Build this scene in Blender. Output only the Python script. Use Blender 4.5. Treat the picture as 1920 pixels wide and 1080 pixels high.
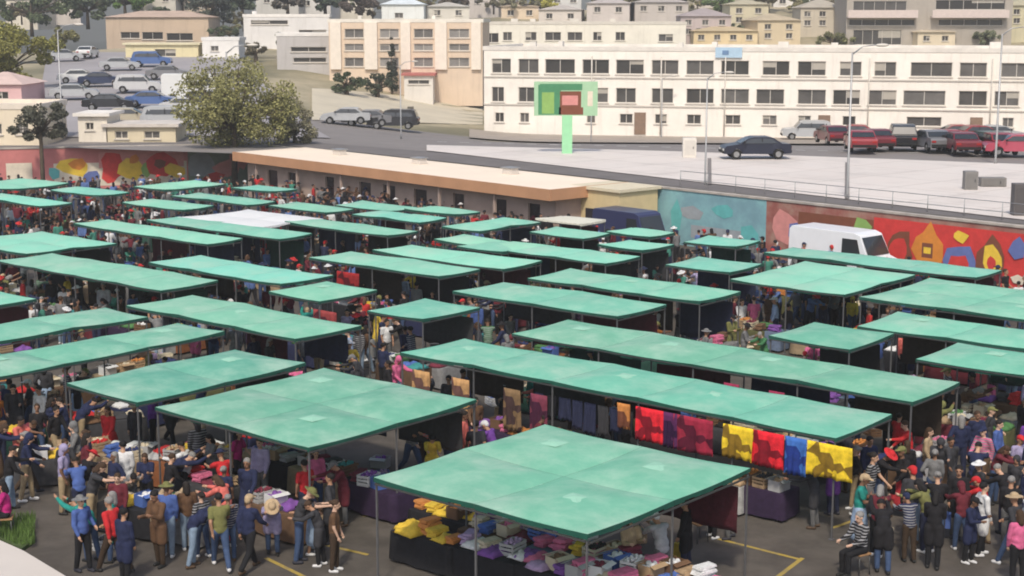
import bpy, bmesh, math, random
from math import sin, cos, tan, pi, radians, sqrt, floor
from mathutils import Vector, Matrix, noise
random.seed(11)
S = bpy.context.scene
for o in list(bpy.data.objects): bpy.data.objects.remove(o)
COL = S.collection
# ---------------------------------------------------------------- camera, sky, sun, exposure
CZ = 12.3; F = 2900.0; PITCH = radians(9.88)
cam_d = bpy.data.cameras.new('camera'); cam = bpy.data.objects.new('camera', cam_d); COL.objects.link(cam)
cam.location = (0, 0, CZ); cam.rotation_euler = (pi/2 - PITCH, 0, 0)
cam_d.sensor_width = 36; cam_d.lens = F/1920*36; cam_d.clip_end = 3000; cam_d.clip_start = .5
S.camera = cam
SUN_EL, SUN_AZ = radians(50), radians(188)      # azimuth clockwise from +Y
w = bpy.data.worlds.new('World'); S.world = w; w.use_nodes = True
nt = w.node_tree; sky = nt.nodes.new('ShaderNodeTexSky'); sky.sky_type = 'NISHITA'; sky.sun_disc = False
sky.sun_elevation = SUN_EL; sky.sun_rotation = SUN_AZ; sky.dust_density = 3.0; sky.air_density = 1.0
nt.links.new(sky.outputs[0], nt.nodes['Background'].inputs[0]); nt.nodes['Background'].inputs[1].default_value = 0.12
sd = bpy.data.lights.new('sun', 'SUN'); sun = bpy.data.objects.new('sun', sd); COL.objects.link(sun)
sd.energy = 2.0; sd.angle = radians(5); sd.color = (1, .92, .79)
dv = Vector((sin(SUN_AZ)*cos(SUN_EL), cos(SUN_AZ)*cos(SUN_EL), sin(SUN_EL)))
sun.rotation_euler = dv.to_track_quat('Z', 'Y').to_euler(); sun.location = (30, -40, 60)
S.view_settings.view_transform = 'Standard'; S.view_settings.look = 'None'
S.view_settings.exposure = 0.46; S.view_settings.gamma = 1
S.cycles.filter_width = 1.9; S.render.resolution_x = 1024; S.render.resolution_y = 576
# ---------------------------------------------------------------- geometry of the view
def ray(px, py):
    dx = (px-960)/F; dz = (540-py)/F
    return Vector((dx, cos(PITCH)+dz*sin(PITCH), -sin(PITCH)+dz*cos(PITCH)))
def at(px, py, z=0.0):
    r = ray(px, py); s = (z-CZ)/r.z
    return Vector((r.x*s, r.y*s, z))
def proj(p):
    x, y, z = p[0], p[1], p[2]-CZ
    f_ = y*cos(PITCH)-z*sin(PITCH); u = y*sin(PITCH)+z*cos(PITCH)
    if f_ < .1: return (-9999, -9999)
    return (960+F*x/f_, 540-F*u/f_)
TH = radians(49.5)
A = Vector((cos(TH), sin(TH), 0)); D = Vector((sin(TH), -cos(TH), 0)); ANG_D = TH-pi/2
WP = at(1270, 356, 3.0)                      # a point on the retaining wall
DW = (at(1920, 428, 3.0)-at(640, 287, 3.0)).normalized(); AW = Vector((-DW.y, DW.x, 0)); ANG_W = math.atan2(DW.y, DW.x)
WB = at(480, 271, 3.0); UB = (WB-WP).dot(DW); DL = (WB-at(80, 279, 3.0)).normalized(); ANG_L = math.atan2(DL.y, DL.x)
WB = Vector((WP.x, WP.y, 0))+DW*UB
def wv(u, v, z=0):                          # the wall line bends at UB
    q = Vector((WP.x, WP.y, 0))+DW*u+AW*v if u >= UB else WB+DL*(u-UB)+AW*v
    return Vector((q.x, q.y, z))
def sm(t): t = max(0, min(1, t)); return t*t*(3-2*t)
def terrain(x, y):
    r = 3-2*sm((y-106)/44)+max(0, y-178)*.135
    l = 3+max(0, y-118)*.056+max(0, y-230)*.10
    k = sm((x+32)/36)
    z = l*(1-k)+r*k
    if y > 180: z += 1.2*noise.noise(Vector((x*.02, y*.02, 1)))*min(1, (y-180)/40)
    return z
def ground(px, py):
    r = ray(px, py); t = 60.0; last = None
    while t < 700:
        p = Vector((r.x*t, r.y*t, CZ+r.z*t))
        if p.z <= terrain(p.x, p.y): return Vector((p.x, p.y, terrain(p.x, p.y)))
        t += .5
    return Vector((r.x*650, r.y*650, terrain(r.x*650, r.y*650)))
# ---------------------------------------------------------------- materials
MATS = {}
def mat(name, col, rough=.8, var=.12, scale=3.0, bump=0.0, bscale=30, metal=0, objcol=False, spec=.3, col2=None, trans=0, sheen=0):
    if name in MATS: return MATS[name]
    m = bpy.data.materials.new(name); m.use_nodes = True; n = m.node_tree.nodes; L = m.node_tree.links
    b = n['Principled BSDF']; b.inputs['Roughness'].default_value = rough; b.inputs['Metallic'].default_value = metal
    b.inputs['Specular IOR Level'].default_value = spec
    tc = n.new('ShaderNodeTexCoord')
    nz = n.new('ShaderNodeTexNoise'); nz.inputs['Scale'].default_value = scale; nz.inputs['Detail'].default_value = 6
    nz.inputs['Roughness'].default_value = .65
    L.new(tc.outputs['Object'], nz.inputs['Vector'])
    if objcol:
        oi = n.new('ShaderNodeObjectInfo'); base = oi.outputs['Color']
    else:
        rg = n.new('ShaderNodeRGB'); rg.outputs[0].default_value = (*col, 1); base = rg.outputs[0]
    if col2:
        cr = n.new('ShaderNodeValToRGB'); cr.color_ramp.elements[0].position = .42; cr.color_ramp.elements[1].position = .6
        L.new(nz.outputs[0], cr.inputs[0])
        mx = n.new('ShaderNodeMix'); mx.data_type = 'RGBA'; L.new(cr.outputs[0], mx.inputs[0]); L.new(base, mx.inputs[6]); mx.inputs[7].default_value = (*col2, 1)
        base = mx.outputs[2]
    mr = n.new('ShaderNodeMapRange'); mr.inputs[1].default_value = .25; mr.inputs[2].default_value = .75
    mr.inputs[3].default_value = 1-var*1.6; mr.inputs[4].default_value = 1+var*1.2
    L.new(nz.outputs[0], mr.inputs[0])
    ml = n.new('ShaderNodeVectorMath'); ml.operation = 'SCALE'; L.new(base, ml.inputs[0]); L.new(mr.outputs[0], ml.inputs[3])
    L.new(ml.outputs[0], b.inputs['Base Color'])
    if bump:
        n2 = n.new('ShaderNodeTexNoise'); n2.inputs['Scale'].default_value = bscale; n2.inputs['Detail'].default_value = 5
        L.new(tc.outputs['Object'], n2.inputs['Vector'])
        bp = n.new('ShaderNodeBump'); bp.inputs['Strength'].default_value = bump; bp.inputs['Distance'].default_value = .03
        L.new(n2.outputs[0], bp.inputs['Height']); L.new(bp.outputs[0], b.inputs['Normal'])
    if trans:
        tr = n.new('ShaderNodeBsdfTranslucent'); L.new(ml.outputs[0], tr.inputs[0])
        mi = n.new('ShaderNodeMixShader'); mi.inputs[0].default_value = trans
        L.new(b.outputs[0], mi.inputs[1]); L.new(tr.outputs[0], mi.inputs[2]); L.new(mi.outputs[0], n['Material Output'].inputs[0])
    MATS[name] = m; return m
def s2l(*c): return tuple(((v/255)/12.92 if v/255 <= .04045 else ((v/255+.055)/1.055)**2.4) for v in c)
asphalt = mat('asphalt', (.092, .080, .068), .95, .16, .8, .5, 60, col2=(.108, .094, .08))
road_m = mat('road asphalt', (.235, .215, .205), .9, .10, .25, .2, 40)
conc = mat('concrete', (.62, .57, .52), .9, .05, .4, .2, 20)
conc_d = mat('old concrete', (.36, .33, .30), .9, .16, .8, .3, 20, col2=(.42, .38, .34))
cloth = mat('canopy cloth', s2l(128, 203, 172), .75, .09, 1.1, .35, 5, objcol=True, trans=.10)
fn = cloth.node_tree.nodes; fl = cloth.node_tree.links
fz = fn.new('ShaderNodeTexNoise'); fz.inputs['Scale'].default_value = .55; fz.inputs['Detail'].default_value = 7; fz.inputs['Roughness'].default_value = .7
fl.new([x for x in fn if x.type == 'TEX_COORD'][0].outputs['Object'], fz.inputs['Vector'])
fr_ = fn.new('ShaderNodeMapRange'); fr_.inputs[1].default_value = .40; fr_.inputs[2].default_value = .66; fr_.inputs[4].default_value = .75; fl.new(fz.outputs[0], fr_.inputs[0])
fm = fn.new('ShaderNodeMix'); fm.data_type = 'RGBA'; fl.new(fr_.outputs[0], fm.inputs[0]); fl.new([x for x in fn if x.type == 'OBJECT_INFO'][0].outputs['Color'], fm.inputs[6]); fm.inputs[7].default_value = (*s2l(168, 196, 178), 1)
fl.new(fm.outputs[2], [x for x in fn if x.type == 'VECT_MATH'][0].inputs[0])
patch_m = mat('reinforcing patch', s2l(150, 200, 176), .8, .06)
steel = mat('dark steel', (.10, .10, .10), .5, .1, metal=.5)
pole_m = mat('weathered pole steel', (.16, .16, .165), .55, .12, metal=.4)
valance_m = mat('green trim in painted shade', (.012, .085, .06), .85, .15, 3)  # valance green darkened: shade along the cloth edge is put into its colour
alu = mat('galvanised steel', (.42, .42, .42), .5, .08, metal=.6)
objc = mat('dyed cloth', (1, 1, 1), .9, .2, 7, .25, 20, objcol=True)
quiltm = mat('quilt cloth', (1, 1, 1), .85, .28, 4.5, .2, 9, objcol=True)
qn = quiltm.node_tree.nodes; ql = quiltm.node_tree.links      # printed patches of a second colour
vz = qn.new('ShaderNodeTexVoronoi'); vz.inputs['Scale'].default_value = 3.2; ql.new([x for x in qn if x.type == 'TEX_COORD'][0].outputs['Object'], vz.inputs['Vector'])
sc_ = qn.new('ShaderNodeSeparateColor'); ql.new(vz.outputs['Color'], sc_.inputs[0]); g1q = qn.new('ShaderNodeMath'); g1q.operation = 'GREATER_THAN'; g1q.inputs[1].default_value = .74; ql.new(sc_.outputs[0], g1q.inputs[0])
mq = qn.new('ShaderNodeMix'); mq.data_type = 'RGBA'; mq.blend_type = 'MULTIPLY'; ql.new(g1q.outputs[0], mq.inputs[0]); ql.new([x for x in qn if x.type == 'OBJECT_INFO'][0].outputs['Color'], mq.inputs[6]); mq.inputs[7].default_value = (.28, .24, .45, 1); ql.new(mq.outputs[2], [x for x in qn if x.type == 'VECT_MATH'][0].inputs[0])
objp = mat('painted surface', (1, 1, 1), .6, .06, 2, objcol=True)
glossy = mat('car paint', (1, 1, 1), .28, .03, 2, objcol=True, spec=.6)
glass = mat('glass', (.03, .035, .04), .12, .05, spec=.8)
wpane = mat('window glass', (1, 1, 1), .25, .25, .6, objcol=True, spec=.6)
rubber = mat('rubber', (.02, .02, .02), .9, .1)
chrome = mat('wheel metal', (.4, .4, .4), .35, .1, metal=.8)
lampw = mat('headlamp lens', (.75, .75, .72), .2, .05); lampr = mat('tail lamp lens', (.35, .02, .02), .3, .05)
skin = mat('skin', (1, 1, 1), .6, .06, 12, objcol=True)
eye_m = mat('eyes', (.03, .02, .02), .3, .05); lip_m = mat('lips', (.28, .10, .08), .5, .05)
hair_m = mat('hair', (1, 1, 1), .7, .25, 40, .5, 90, objcol=True)
bark = mat('bark', (.11, .085, .06), .95, .25, 3, .8, 12)
wood = mat('wood', (.30, .17, .08), .7, .2, 3, .2, 20)
yline = mat('yellow road paint', (.50, .36, .07), .8, .25, 4, col2=(.26, .20, .08))
wline = mat('white road paint', (.55, .54, .52), .8, .2, 4)
frame_m = mat('window frame', (.62, .58, .52), .6, .06)
# ---------------------------------------------------------------- mesh builder
class MB:
    def __init__(s): s.v = []; s.f = []; s.m = []; s.sm = []
    def quad(s, pts, mi=0, smooth=False):
        i = len(s.v); s.v += [tuple(p) for p in pts]; s.f.append(tuple(range(i, i+len(pts)))); s.m.append(mi); s.sm.append(smooth)
    def box(s, c, d, rz=0, mi=0, taper=1.0, tilt=None):
        c = Vector(c); hx, hy, hz = d[0]/2, d[1]/2, d[2]/2
        R = Matrix.Rotation(rz, 3, 'Z')
        if tilt: R = R @ Matrix.Rotation(tilt[1], 3, tilt[0])
        i = len(s.v)
        for z, k in ((-hz, 1), (hz, taper)):
            for x, y in ((-hx, -hy), (hx, -hy), (hx, hy), (-hx, hy)): s.v.append(tuple(c+R @ Vector((x*k, y*k, z))))
        for f in ((3, 2, 1, 0), (4, 5, 6, 7), (0, 1, 5, 4), (1, 2, 6, 5), (2, 3, 7, 6), (3, 0, 4, 7)):
            s.f.append(tuple(i+k for k in f)); s.m.append(mi); s.sm.append(False)
    def tube(s, pts, rad, n=8, mi=0, caps=True, smooth=True):
        pts = [Vector(p) for p in pts]
        if not hasattr(rad, '__len__'): rad = [rad]*len(pts)
        i0 = len(s.v); up = None
        for k, p in enumerate(pts):
            d = (pts[min(k+1, len(pts)-1)]-pts[max(k-1, 0)]).normalized()
            if up is None: up = Vector((1, 0, 0)) if abs(d.x) < .9 else Vector((0, 1, 0))
            a = d.cross(up).normalized(); b = d.cross(a).normalized(); up = -b if False else up
            for j in range(n): s.v.append(tuple(p+(a*cos(2*pi*j/n)+b*sin(2*pi*j/n))*rad[k]))
        for k in range(len(pts)-1):
            for j in range(n):
                a0 = i0+k*n+j; a1 = i0+k*n+(j+1) % n
                s.f.append((a0, a1, a1+n, a0+n)); s.m.append(mi); s.sm.append(smooth)
        if caps:
            s.f.append(tuple(i0+j for j in range(n-1, -1, -1))); s.m.append(mi); s.sm.append(False)
            e = i0+(len(pts)-1)*n; s.f.append(tuple(e+j for j in range(n))); s.m.append(mi); s.sm.append(False)
    def cone(s, p0, r0, p1, r1, n=12, h=3):
        # a round ended tapered limb
        p0 = Vector(p0); p1 = Vector(p1); d = (p1-p0); L_ = d.length; d.normalize()
        pts = []; rr = []
        for k in range(h+1):
            t = pi/2*(1-k/h); pts.append(p0-d*r0*sin(t)*.999); rr.append(max(r0*cos(t), .0004))
        for k in range(0, h+1):
            t = pi/2*k/h; pts.append(p1+d*r1*sin(t)*.999); rr.append(max(r1*cos(t), .0004))
        up = Vector((1, 0, 0)) if abs(d.x) < .8 else Vector((0, 1, 0)); a = d.cross(up).normalized(); b = d.cross(a)
        i0 = len(s.v)
        for p, r in zip(pts, rr):
            for j in range(n): s.v.append(tuple(p+(a*cos(2*pi*j/n)+b*sin(2*pi*j/n))*r))
        for k in range(len(pts)-1):
            for j in range(n):
                a0 = i0+k*n+j; a1 = i0+k*n+(j+1) % n; s.f.append((a0, a1, a1+n, a0+n)); s.m.append(0); s.sm.append(True)
        s.f.append(tuple(i0+j for j in range(n-1, -1, -1))); s.m.append(0); s.sm.append(True)
        e = i0+(len(pts)-1)*n; s.f.append(tuple(e+j for j in range(n))); s.m.append(0); s.sm.append(True)
    def ell(s, c, r, rx=0, nu=14, nv=9, mi=0, M=None):
        c = Vector(c); R = M if M is not None else Matrix.Rotation(rx, 3, 'X'); i0 = len(s.v)
        for k in range(nv+1):
            t = pi*k/nv; ss = max(sin(t), .002)
            for j in range(nu):
                a = 2*pi*j/nu; s.v.append(tuple(c+R @ Vector((r[0]*ss*cos(a), r[1]*ss*sin(a), r[2]*cos(t)))))
        for k in range(nv):
            for j in range(nu):
                a0 = i0+k*nu+j; a1 = i0+k*nu+(j+1) % nu; s.f.append((a0, a0+nu, a1+nu, a1)); s.m.append(mi); s.sm.append(True)
        s.f.append(tuple(i0+j for j in range(nu))); s.m.append(mi); s.sm.append(True)
        e = i0+nv*nu; s.f.append(tuple(e+j for j in range(nu-1, -1, -1))); s.m.append(mi); s.sm.append(True)
    def prism(s, pts, z0, z1, mi=0):
        n = len(pts); i = len(s.v)
        s.v += [(p[0], p[1], z0) for p in pts]+[(p[0], p[1], z1) for p in pts]
        s.f.append(tuple(range(i+n-1, i-1, -1))); s.f.append(tuple(range(i+n, i+2*n)))
        for k in range(n): s.f.append((i+k, i+(k+1) % n, i+n+(k+1) % n, i+n+k))
        s.m += [mi]*(n+2); s.sm += [False]*(n+2)
    def mesh(s, name, mats):
        me = bpy.data.meshes.new(name); me.from_pydata(s.v, [], s.f)
        for m in (mats if isinstance(mats, (list, tuple)) else [mats]): me.materials.append(m)
        me.polygons.foreach_set('material_index', s.m); me.polygons.foreach_set('use_smooth', s.sm); me.update(); return me
    def build(s, name, mats, parent=None, bevel=0, seg=2):
        o = link(name, s.mesh(name, mats), parent)
        if bevel:
            b = o.modifiers.new('bevel', 'BEVEL'); b.width = bevel; b.segments = seg; b.limit_method = 'ANGLE'
        return o
def link(name, me, parent=None):
    o = bpy.data.objects.new(name, me); COL.objects.link(o)
    if parent: o.parent = parent
    return o
def tag(o, label=None, cat=None, group=None, kind=None):
    if label: o['label'] = label
    if cat: o['category'] = cat
    if group: o['group'] = group
    if kind: o['kind'] = kind
    return o
def thing(name, label, cat, loc=(0, 0, 0), rz=0, group=None):
    o = link(name, None); o.location = loc; o.rotation_euler = (0, 0, rz); o.empty_display_size = .3
    return tag(o, label, cat, group)
def copy_tree(src, label=None, group=None, loc=None, rz=None, color=None):
    r = src.copy(); COL.objects.link(r)
    if label: r['label'] = label
    if group: r['group'] = group
    if loc is not None: r.location = loc
    if rz is not None: r.rotation_euler = (0, 0, rz)
    for ch in src.children:
        c = ch.copy(); COL.objects.link(c); c.parent = r
        if color and ch.get('painted'): c.color = (*color, 1)
        for g in ch.children:
            d = g.copy(); COL.objects.link(d); d.parent = c
    return r
def rgb(o, c): o.color = (*c, 1); return o
# ================================================================ SETTING
# market ground: everything this side of the retaining wall, and hugely beyond the frame
m = MB(); q = [wv(-300, .15), wv(-300, -330), wv(300, -330), wv(300, .15)]
nx = 40
for i in range(nx):
    for j in range(nx):
        def P(a, b): return wv(-300+600*a/nx, -330+330.15*b/nx, 0)
        m.quad([P(i, j), P(i+1, j), P(i+1, j+1), P(i, j+1)])
for k in range(len(m.f)): m.f[k] = m.f[k]
tag(m.build('market_ground', asphalt), kind='structure')
# upper terrain
hill_m = mat('hillside earth', (.24, .22, .14), .95, .25, .06, .3, 1.5, col2=(.36, .31, .21))
m = MB(); us = [-260+i*8 for i in range(66)]; vs = [0.15+j*4 if j < 45 else 176+(j-45)*14 for j in range(78)]
idx = {}
for j, v in enumerate(vs):
    for i, u in enumerate(us):
        p = wv(u, v); idx[i, j] = len(m.v); m.v.append((p.x, p.y, terrain(p.x, p.y)))
for j in range(len(vs)-1):
    for i in range(len(us)-1):
        m.f.append((idx[i, j], idx[i+1, j], idx[i+1, j+1], idx[i, j+1])); m.sm.append(True)
        cx = sum(m.v[k][0] for k in m.f[-1])/4; cy = sum(m.v[k][1] for k in m.f[-1])/4
        px_, py_ = proj((cx, cy, terrain(cx, cy)))
        m.m.append(0)
m2 = m
tag(m.build('hillside', [hill_m]), kind='structure')
def drape(name, pts_px, matl, lift=.02, z=None, step=None, n=10, m_=9):
    # a sheet draped on the terrain: pts_px = four picture corners of a real patch of ground
    c = [ground(*p) for p in pts_px]; mm = MB()
    def L_(a, b, t): return a*(1-t)+b*t
    g = {}
    for i in range(n+1):
        for j in range(m_+1):
            p = L_(L_(c[0], c[1], i/n), L_(c[3], c[2], i/n), j/m_); g[i, j] = len(mm.v); mm.v.append((p.x, p.y, terrain(p.x, p.y)+lift))
    for i in range(n):
        for j in range(m_): mm.f.append((g[i, j], g[i+1, j], g[i+1, j+1], g[i, j+1])); mm.m.append(0); mm.sm.append(True)
    return tag(mm.build(name, matl), kind='structure')
# road beside the wall, running up into the hills at the left
m = MB(); 
def strip(name, u0, u1, v0, v1, matl, lift):
    mm = MB(); n = 60
    for i in range(n):
        a, b = u0+(u1-u0)*i/n, u0+(u1-u0)*(i+1)/n
        k = max(1, int((v1-v0)/3))
        for j in range(k):
            c, d = v0+(v1-v0)*j/k, v0+(v1-v0)*(j+1)/k
            pts = [wv(a, c), wv(b, c), wv(b, d), wv(a, d)]
            mm.quad([(p.x, p.y, terrain(p.x, p.y)+lift) for p in pts], 0, True)
    return tag(mm.build(name, matl), kind='structure')
street_m = mat('street asphalt', (.335, .315, .32), .9, .10, .12, .2, 20)
drape('road', [(-60, 272), (2050, 345), (2050, 262), (-60, 205)], road_m, .06, n=60, m_=14)
drape('street', [(60, 262), (620, 262), (430, 100), (90, 100)], street_m, .14, n=24, m_=24)
# light concrete apron above the wall: a wedge that widens to the right, with slab joints
apron_m = mat('apron concrete', (.72, .665, .62), .9, .05, .35, .15, 10, col2=(.68, .62, .575))
an = apron_m.node_tree.nodes; al = apron_m.node_tree.links; vm_ = [x for x in an if x.type == 'VECT_MATH'][0]; src_ = vm_.inputs[0].links[0].from_socket; tc_ = [x for x in an if x.type == 'TEX_COORD'][0].outputs['Object']
br = an.new('ShaderNodeTexBrick'); br.offset = 0; br.inputs['Scale'].default_value = 1; br.inputs['Brick Width'].default_value = 4.5; br.inputs['Row Height'].default_value = 4.5; br.inputs['Mortar Size'].default_value = .05; br.inputs['Color1'].default_value = (1, 1, 1, 1); br.inputs['Color2'].default_value = (.95, .95, .95, 1); br.inputs['Mortar'].default_value = (.72, .70, .68, 1)
mp_ = an.new('ShaderNodeMapping'); mp_.inputs['Rotation'].default_value = (0, 0, -ANG_W); al.new(tc_, mp_.inputs[0]); al.new(mp_.outputs[0], br.inputs['Vector'])
st = an.new('ShaderNodeTexNoise'); st.inputs['Scale'].default_value = .22; st.inputs['Detail'].default_value = 9; st.inputs['Roughness'].default_value = .75; al.new(tc_, st.inputs['Vector']); sr_ = an.new('ShaderNodeMapRange'); sr_.inputs[1].default_value = .5; sr_.inputs[2].default_value = .7; sr_.inputs[3].default_value = 1; sr_.inputs[4].default_value = .82; al.new(st.outputs[0], sr_.inputs[0])
m1 = an.new('ShaderNodeMix'); m1.data_type = 'RGBA'; m1.blend_type = 'MULTIPLY'; m1.inputs[0].default_value = 1; al.new(src_, m1.inputs[6]); al.new(br.outputs[0], m1.inputs[7]); m2_ = an.new('ShaderNodeMix'); m2_.data_type = 'RGBA'; m2_.blend_type = 'MULTIPLY'; m2_.inputs[0].default_value = 1; al.new(m1.outputs[2], m2_.inputs[6]); al.new(sr_.outputs[0], m2_.inputs[7]); al.new(m2_.outputs[2], vm_.inputs[0])
def _u0(px):
    return min(((abs(proj(wv(k*.1, 4.45, 3))[0]-px), k*.1) for k in range(-900, 500) if wv(k*.1, 4.45, 3).y > 5))[1]
drape('pavement', [proj(wv(_u0(800), 4.45, 3)), proj(wv(_u0(2000), 1.3, 3)), (2000, 316), (800, 276)], apron_m, .17, n=50, m_=10)
strip('service_road', -90, 70, .3, 4.4, mat('dark service asphalt', (.17, .155, .15), .9, .12, .5), .13)
drape('sidewalk', [(880, 262), (2000, 283), (2000, 262), (880, 246)], mat('tan paving', (.36, .31, .26), .9, .1, .5), .2, n=30, m_=3)
drape('verge', [(585, 228), (905, 236), (905, 178), (585, 168)], mat('pale earth', (.58, .52, .40), .95, .10, .2), .12, n=12, m_=8)
# joints in the apron as thin darker strips
m = MB()
jm = mat('joint tar', (.22, .2, .19), .9, .1)
for (xa, ya, xb, yb) in ((1330, 303, 1330, 352), (1588, 311, 1588, 380)):
    a = ground(xa, ya); b = ground(xb, yb); d = (b-a).normalized()*1; pr = Vector((-d.y, d.x, 0))*.12
    m.quad([(p.x, p.y, 3.20) for p in (a-pr, b-pr, b+pr, a+pr)])
tag(m.build('pavement_joints', jm), kind='structure')
m = MB()
for v in (.22,):
    for i in range(30):
        a = ground(820+i*42, 268+i*1.0); b = ground(838+i*42, 268.3+i*1.0)
        m.quad([(a.x, a.y-.12, terrain(a.x, a.y)+.09), (b.x, b.y-.12, terrain(b.x, b.y)+.09), (b.x, b.y+.12, terrain(b.x, b.y)+.09), (a.x, a.y+.12, terrain(a.x, a.y)+.09)])
tag(m.build('road_markings', wline), kind='structure')
# concrete path and grass in the lower left corner
def poly_px(name, pts, matl, z0, z1, bev=0):
    mm = MB(); mm.prism([at(x, y, z1) for x, y in pts][::-1], z0, z1); return mm.build(name, matl, bevel=bev)
tag(poly_px('path', [(-140, 975), (0, 1012), (45, 1032), (128, 1082), (170, 1130), (-140, 1130)], conc, -.05, .16, .02), kind='structure')
tag(poly_px('grass_bed', [(-120, 966), (0, 968), (62, 985), (66, 1010), (40, 1029), (0, 1010), (-120, 980)], mat('soil', (.06, .09, .03), .95, .3, 3), -.05, .10), kind='structure')
m = MB(); g_ = random.Random(4)
for k in range(1800):
    x = g_.uniform(-60, 66); y = g_.uniform(968, 1022)
    if y > 1010+max(0, x)*.45-3: continue
    p = at(x, y, .1); a = g_.uniform(0, 2*pi); h = g_.uniform(.1, .26); l = Vector((cos(a), sin(a), 0))
    m.quad([p-l*.015, p+l*.015, p+l*.02+Vector((g_.uniform(-.06, .06), g_.uniform(-.06, .06), h))])
tag(m.build('grass', mat('grass blades', (.10, .17, .04), .8, .3, 3)), 'tufts of green grass beside the pale path in the lower left', 'grass', kind='stuff')
# yellow parking lines on the market asphalt
m = MB()
def pline(p, q_, w_=.11):
    a = at(*p, .004); b = at(*q_, .004); d = (b-a).normalized(); r = Vector((-d.y, d.x, 0))*w_/2
    m.quad([a-r, b-r, b+r, a+r])
pline((1338, 1008), (1497, 1048)); pline((1505, 1046), (1440, 1095)); pline((680, 968), (850, 938)); pline((498, 1046), (572, 1082))
pline((1790, 876), (1880, 866)); pline((1905, 905), (1780, 940)); pline((560, 1010), (690, 1040)); pline((1560, 990), (1640, 962))
tag(m.build('parking_lines', yline), kind='structure')
# ================================================================ retaining wall line with murals
WH = 3.0
def wall_run(name, u0, u1, label, matl, h=WH, thick=.3, cat='wall'):
    t = thing(name, label, cat, wv((u0+u1)/2, 0, 0), ANG_W if u0 >= UB-.5 else ANG_L)
    L_ = u1-u0; mm = MB(); mm.box((0, 0, h/2), (L_, thick, h)); mm.build('wall_face', matl, t)
    mm = MB(); mm.box((0, 0, h+.06), (L_, thick+.12, .12)); mm.build('coping', conc_d, t, bevel=.015)
    return t
def _ucol(px, z):
    # u on the wall line seen at picture column px
    best = None
    for k in range(-1600, 700):
        p = wv(k*.1, 0, z); x = proj(p)[0]
        if p.y > 5 and (best is None or abs(x-px) < best[0]): best = (abs(x-px), k*.1)
    return best[1]
u80, u350, u480, u1170, u1255, u1440, u1920 = [_ucol(x, 3) for x in (80, 350, 480, 1170, 1255, 1440, 1920)]
pinkw = mat('faded pink paint', (.55, .20, .19), .85, .12, .8, .2, 10)
tealw = mat('teal mural paint', (.20, .36, .42), .85, .12, .6, .2, 10, col2=(.22, .42, .45))
redw = mat('brick red paint', (.34, .12, .10), .85, .2, .8, .2, 10, col2=(.33, .20, .16))
grnw = mat('grey green paint', (.22, .27, .22), .85, .2, .8)
mur = {'red': mat('mural red', (.60, .05, .045), .8, .12), 'yel': mat('mural yellow', (.80, .55, .06), .8, .1), 'org': mat('mural orange', (.65, .24, .04), .8, .1),
       'grn': mat('mural green', (.25, .42, .12), .8, .1), 'blu': mat('mural blue', (.13, .17, .40), .8, .1), 'pnk': mat('mural pink', (.62, .26, .24), .8, .1),
       'wht': mat('mural cream', (.7, .62, .5), .8, .1), 'tel': mat('mural teal', (.12, .42, .42), .8, .1), 'brn': mat('mural brown', (.2, .07, .04), .8, .1), 'gry': mat('mural grey', (.3, .33, .36), .8, .1)}
mk = list(mur)
def blob(mm, cu, cz, ru, rz_, ks, n, jag, rnd, y, mi):
    pts = []
    for k in range(n):
        a = 2*pi*k/n+.3; r = 1+jag*(rnd.random()-.5)
        pts.append((cu+ru*r*cos(a), y, cz+rz_*r*sin(a)))
    mm.quad(pts, mi)
def mural(parent, u0, u1, shapes, seed):
    # raised paint film shapes on the wall's market side; local x along the wall
    rnd = random.Random(seed); mid = (u0+u1)/2; mm = MB(); lay = 0
    for (pxa, pxb, za, zb, c, n) in shapes:
        a, b = _ucol(pxa, 2)-mid, _ucol(pxb, 2)-mid; lay += 1; y = -.155-.003*lay
        if n == 4: mm.quad([(a, y, za), (b, y, za), (b, y, zb), (a, y, zb)], mk.index(c))
        else: blob(mm, (a+b)/2, (za+zb)/2, (b-a)/2, (zb-za)/2, c, n, .5, rnd, y, mk.index(c))
    mm.build('mural', [mur[k] for k in mk], parent)
t = wall_run('mural_wall', _ucol(-60, 3), u350, 'long pink wall painted with yellow and red flowers behind the farthest stalls', pinkw)
mural(t, _ucol(-60, 3), u350, [(100, 350, .2, 1.9, 'wht', 4), (105, 170, .9, 2.3, 'yel', 9), (130, 165, 1.4, 2.2, 'org', 7), (185, 345, 1.5, 2.7, 'pnk', 4), (188, 230, .3, 2.6, 'red', 11), (222, 268, .6, 2.1, 'yel', 8),
 (262, 285, .8, 1.9, 'grn', 7), (275, 330, .9, 2.6, 'red', 12), (290, 312, 1.4, 2.1, 'brn', 6), (306, 345, .7, 1.7, 'yel', 8), (150, 190, .4, 1.3, 'blu', 8), (90, 112, .8, 1.7, 'tel', 6), (10, 60, .5, 2.0, 'wht', 4), (240, 262, 1.7, 2.4, 'org', 7)], 3)
t = wall_run('mural_wall', u350, u480, 'grey green wall with pink painted shapes between the flower wall and the flat roofed hall', grnw)
mural(t, u350, u480, [(355, 400, .5, 2.4, 'gry', 9), (395, 450, .6, 1.9, 'pnk', 7), (430, 470, 1.2, 2.6, 'pnk', 8), (380, 420, .2, 1.1, 'red', 6)], 5)
t = wall_run('mural_wall', u1170, u1440, 'teal painted wall between the yellow kiosk and the white van', tealw)
mural(t, u1170, u1440, [(1275, 1320, 1.4, 2.2, 'gry', 6), (1300, 1400, .5, 1.2, 'gry', 4), (1340, 1380, 1.8, 2.5, 'tel', 7), (1390, 1430, .3, 1.6, 'tel', 6), (1262, 1285, .6, 2.4, 'tel', 5)], 6)
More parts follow.
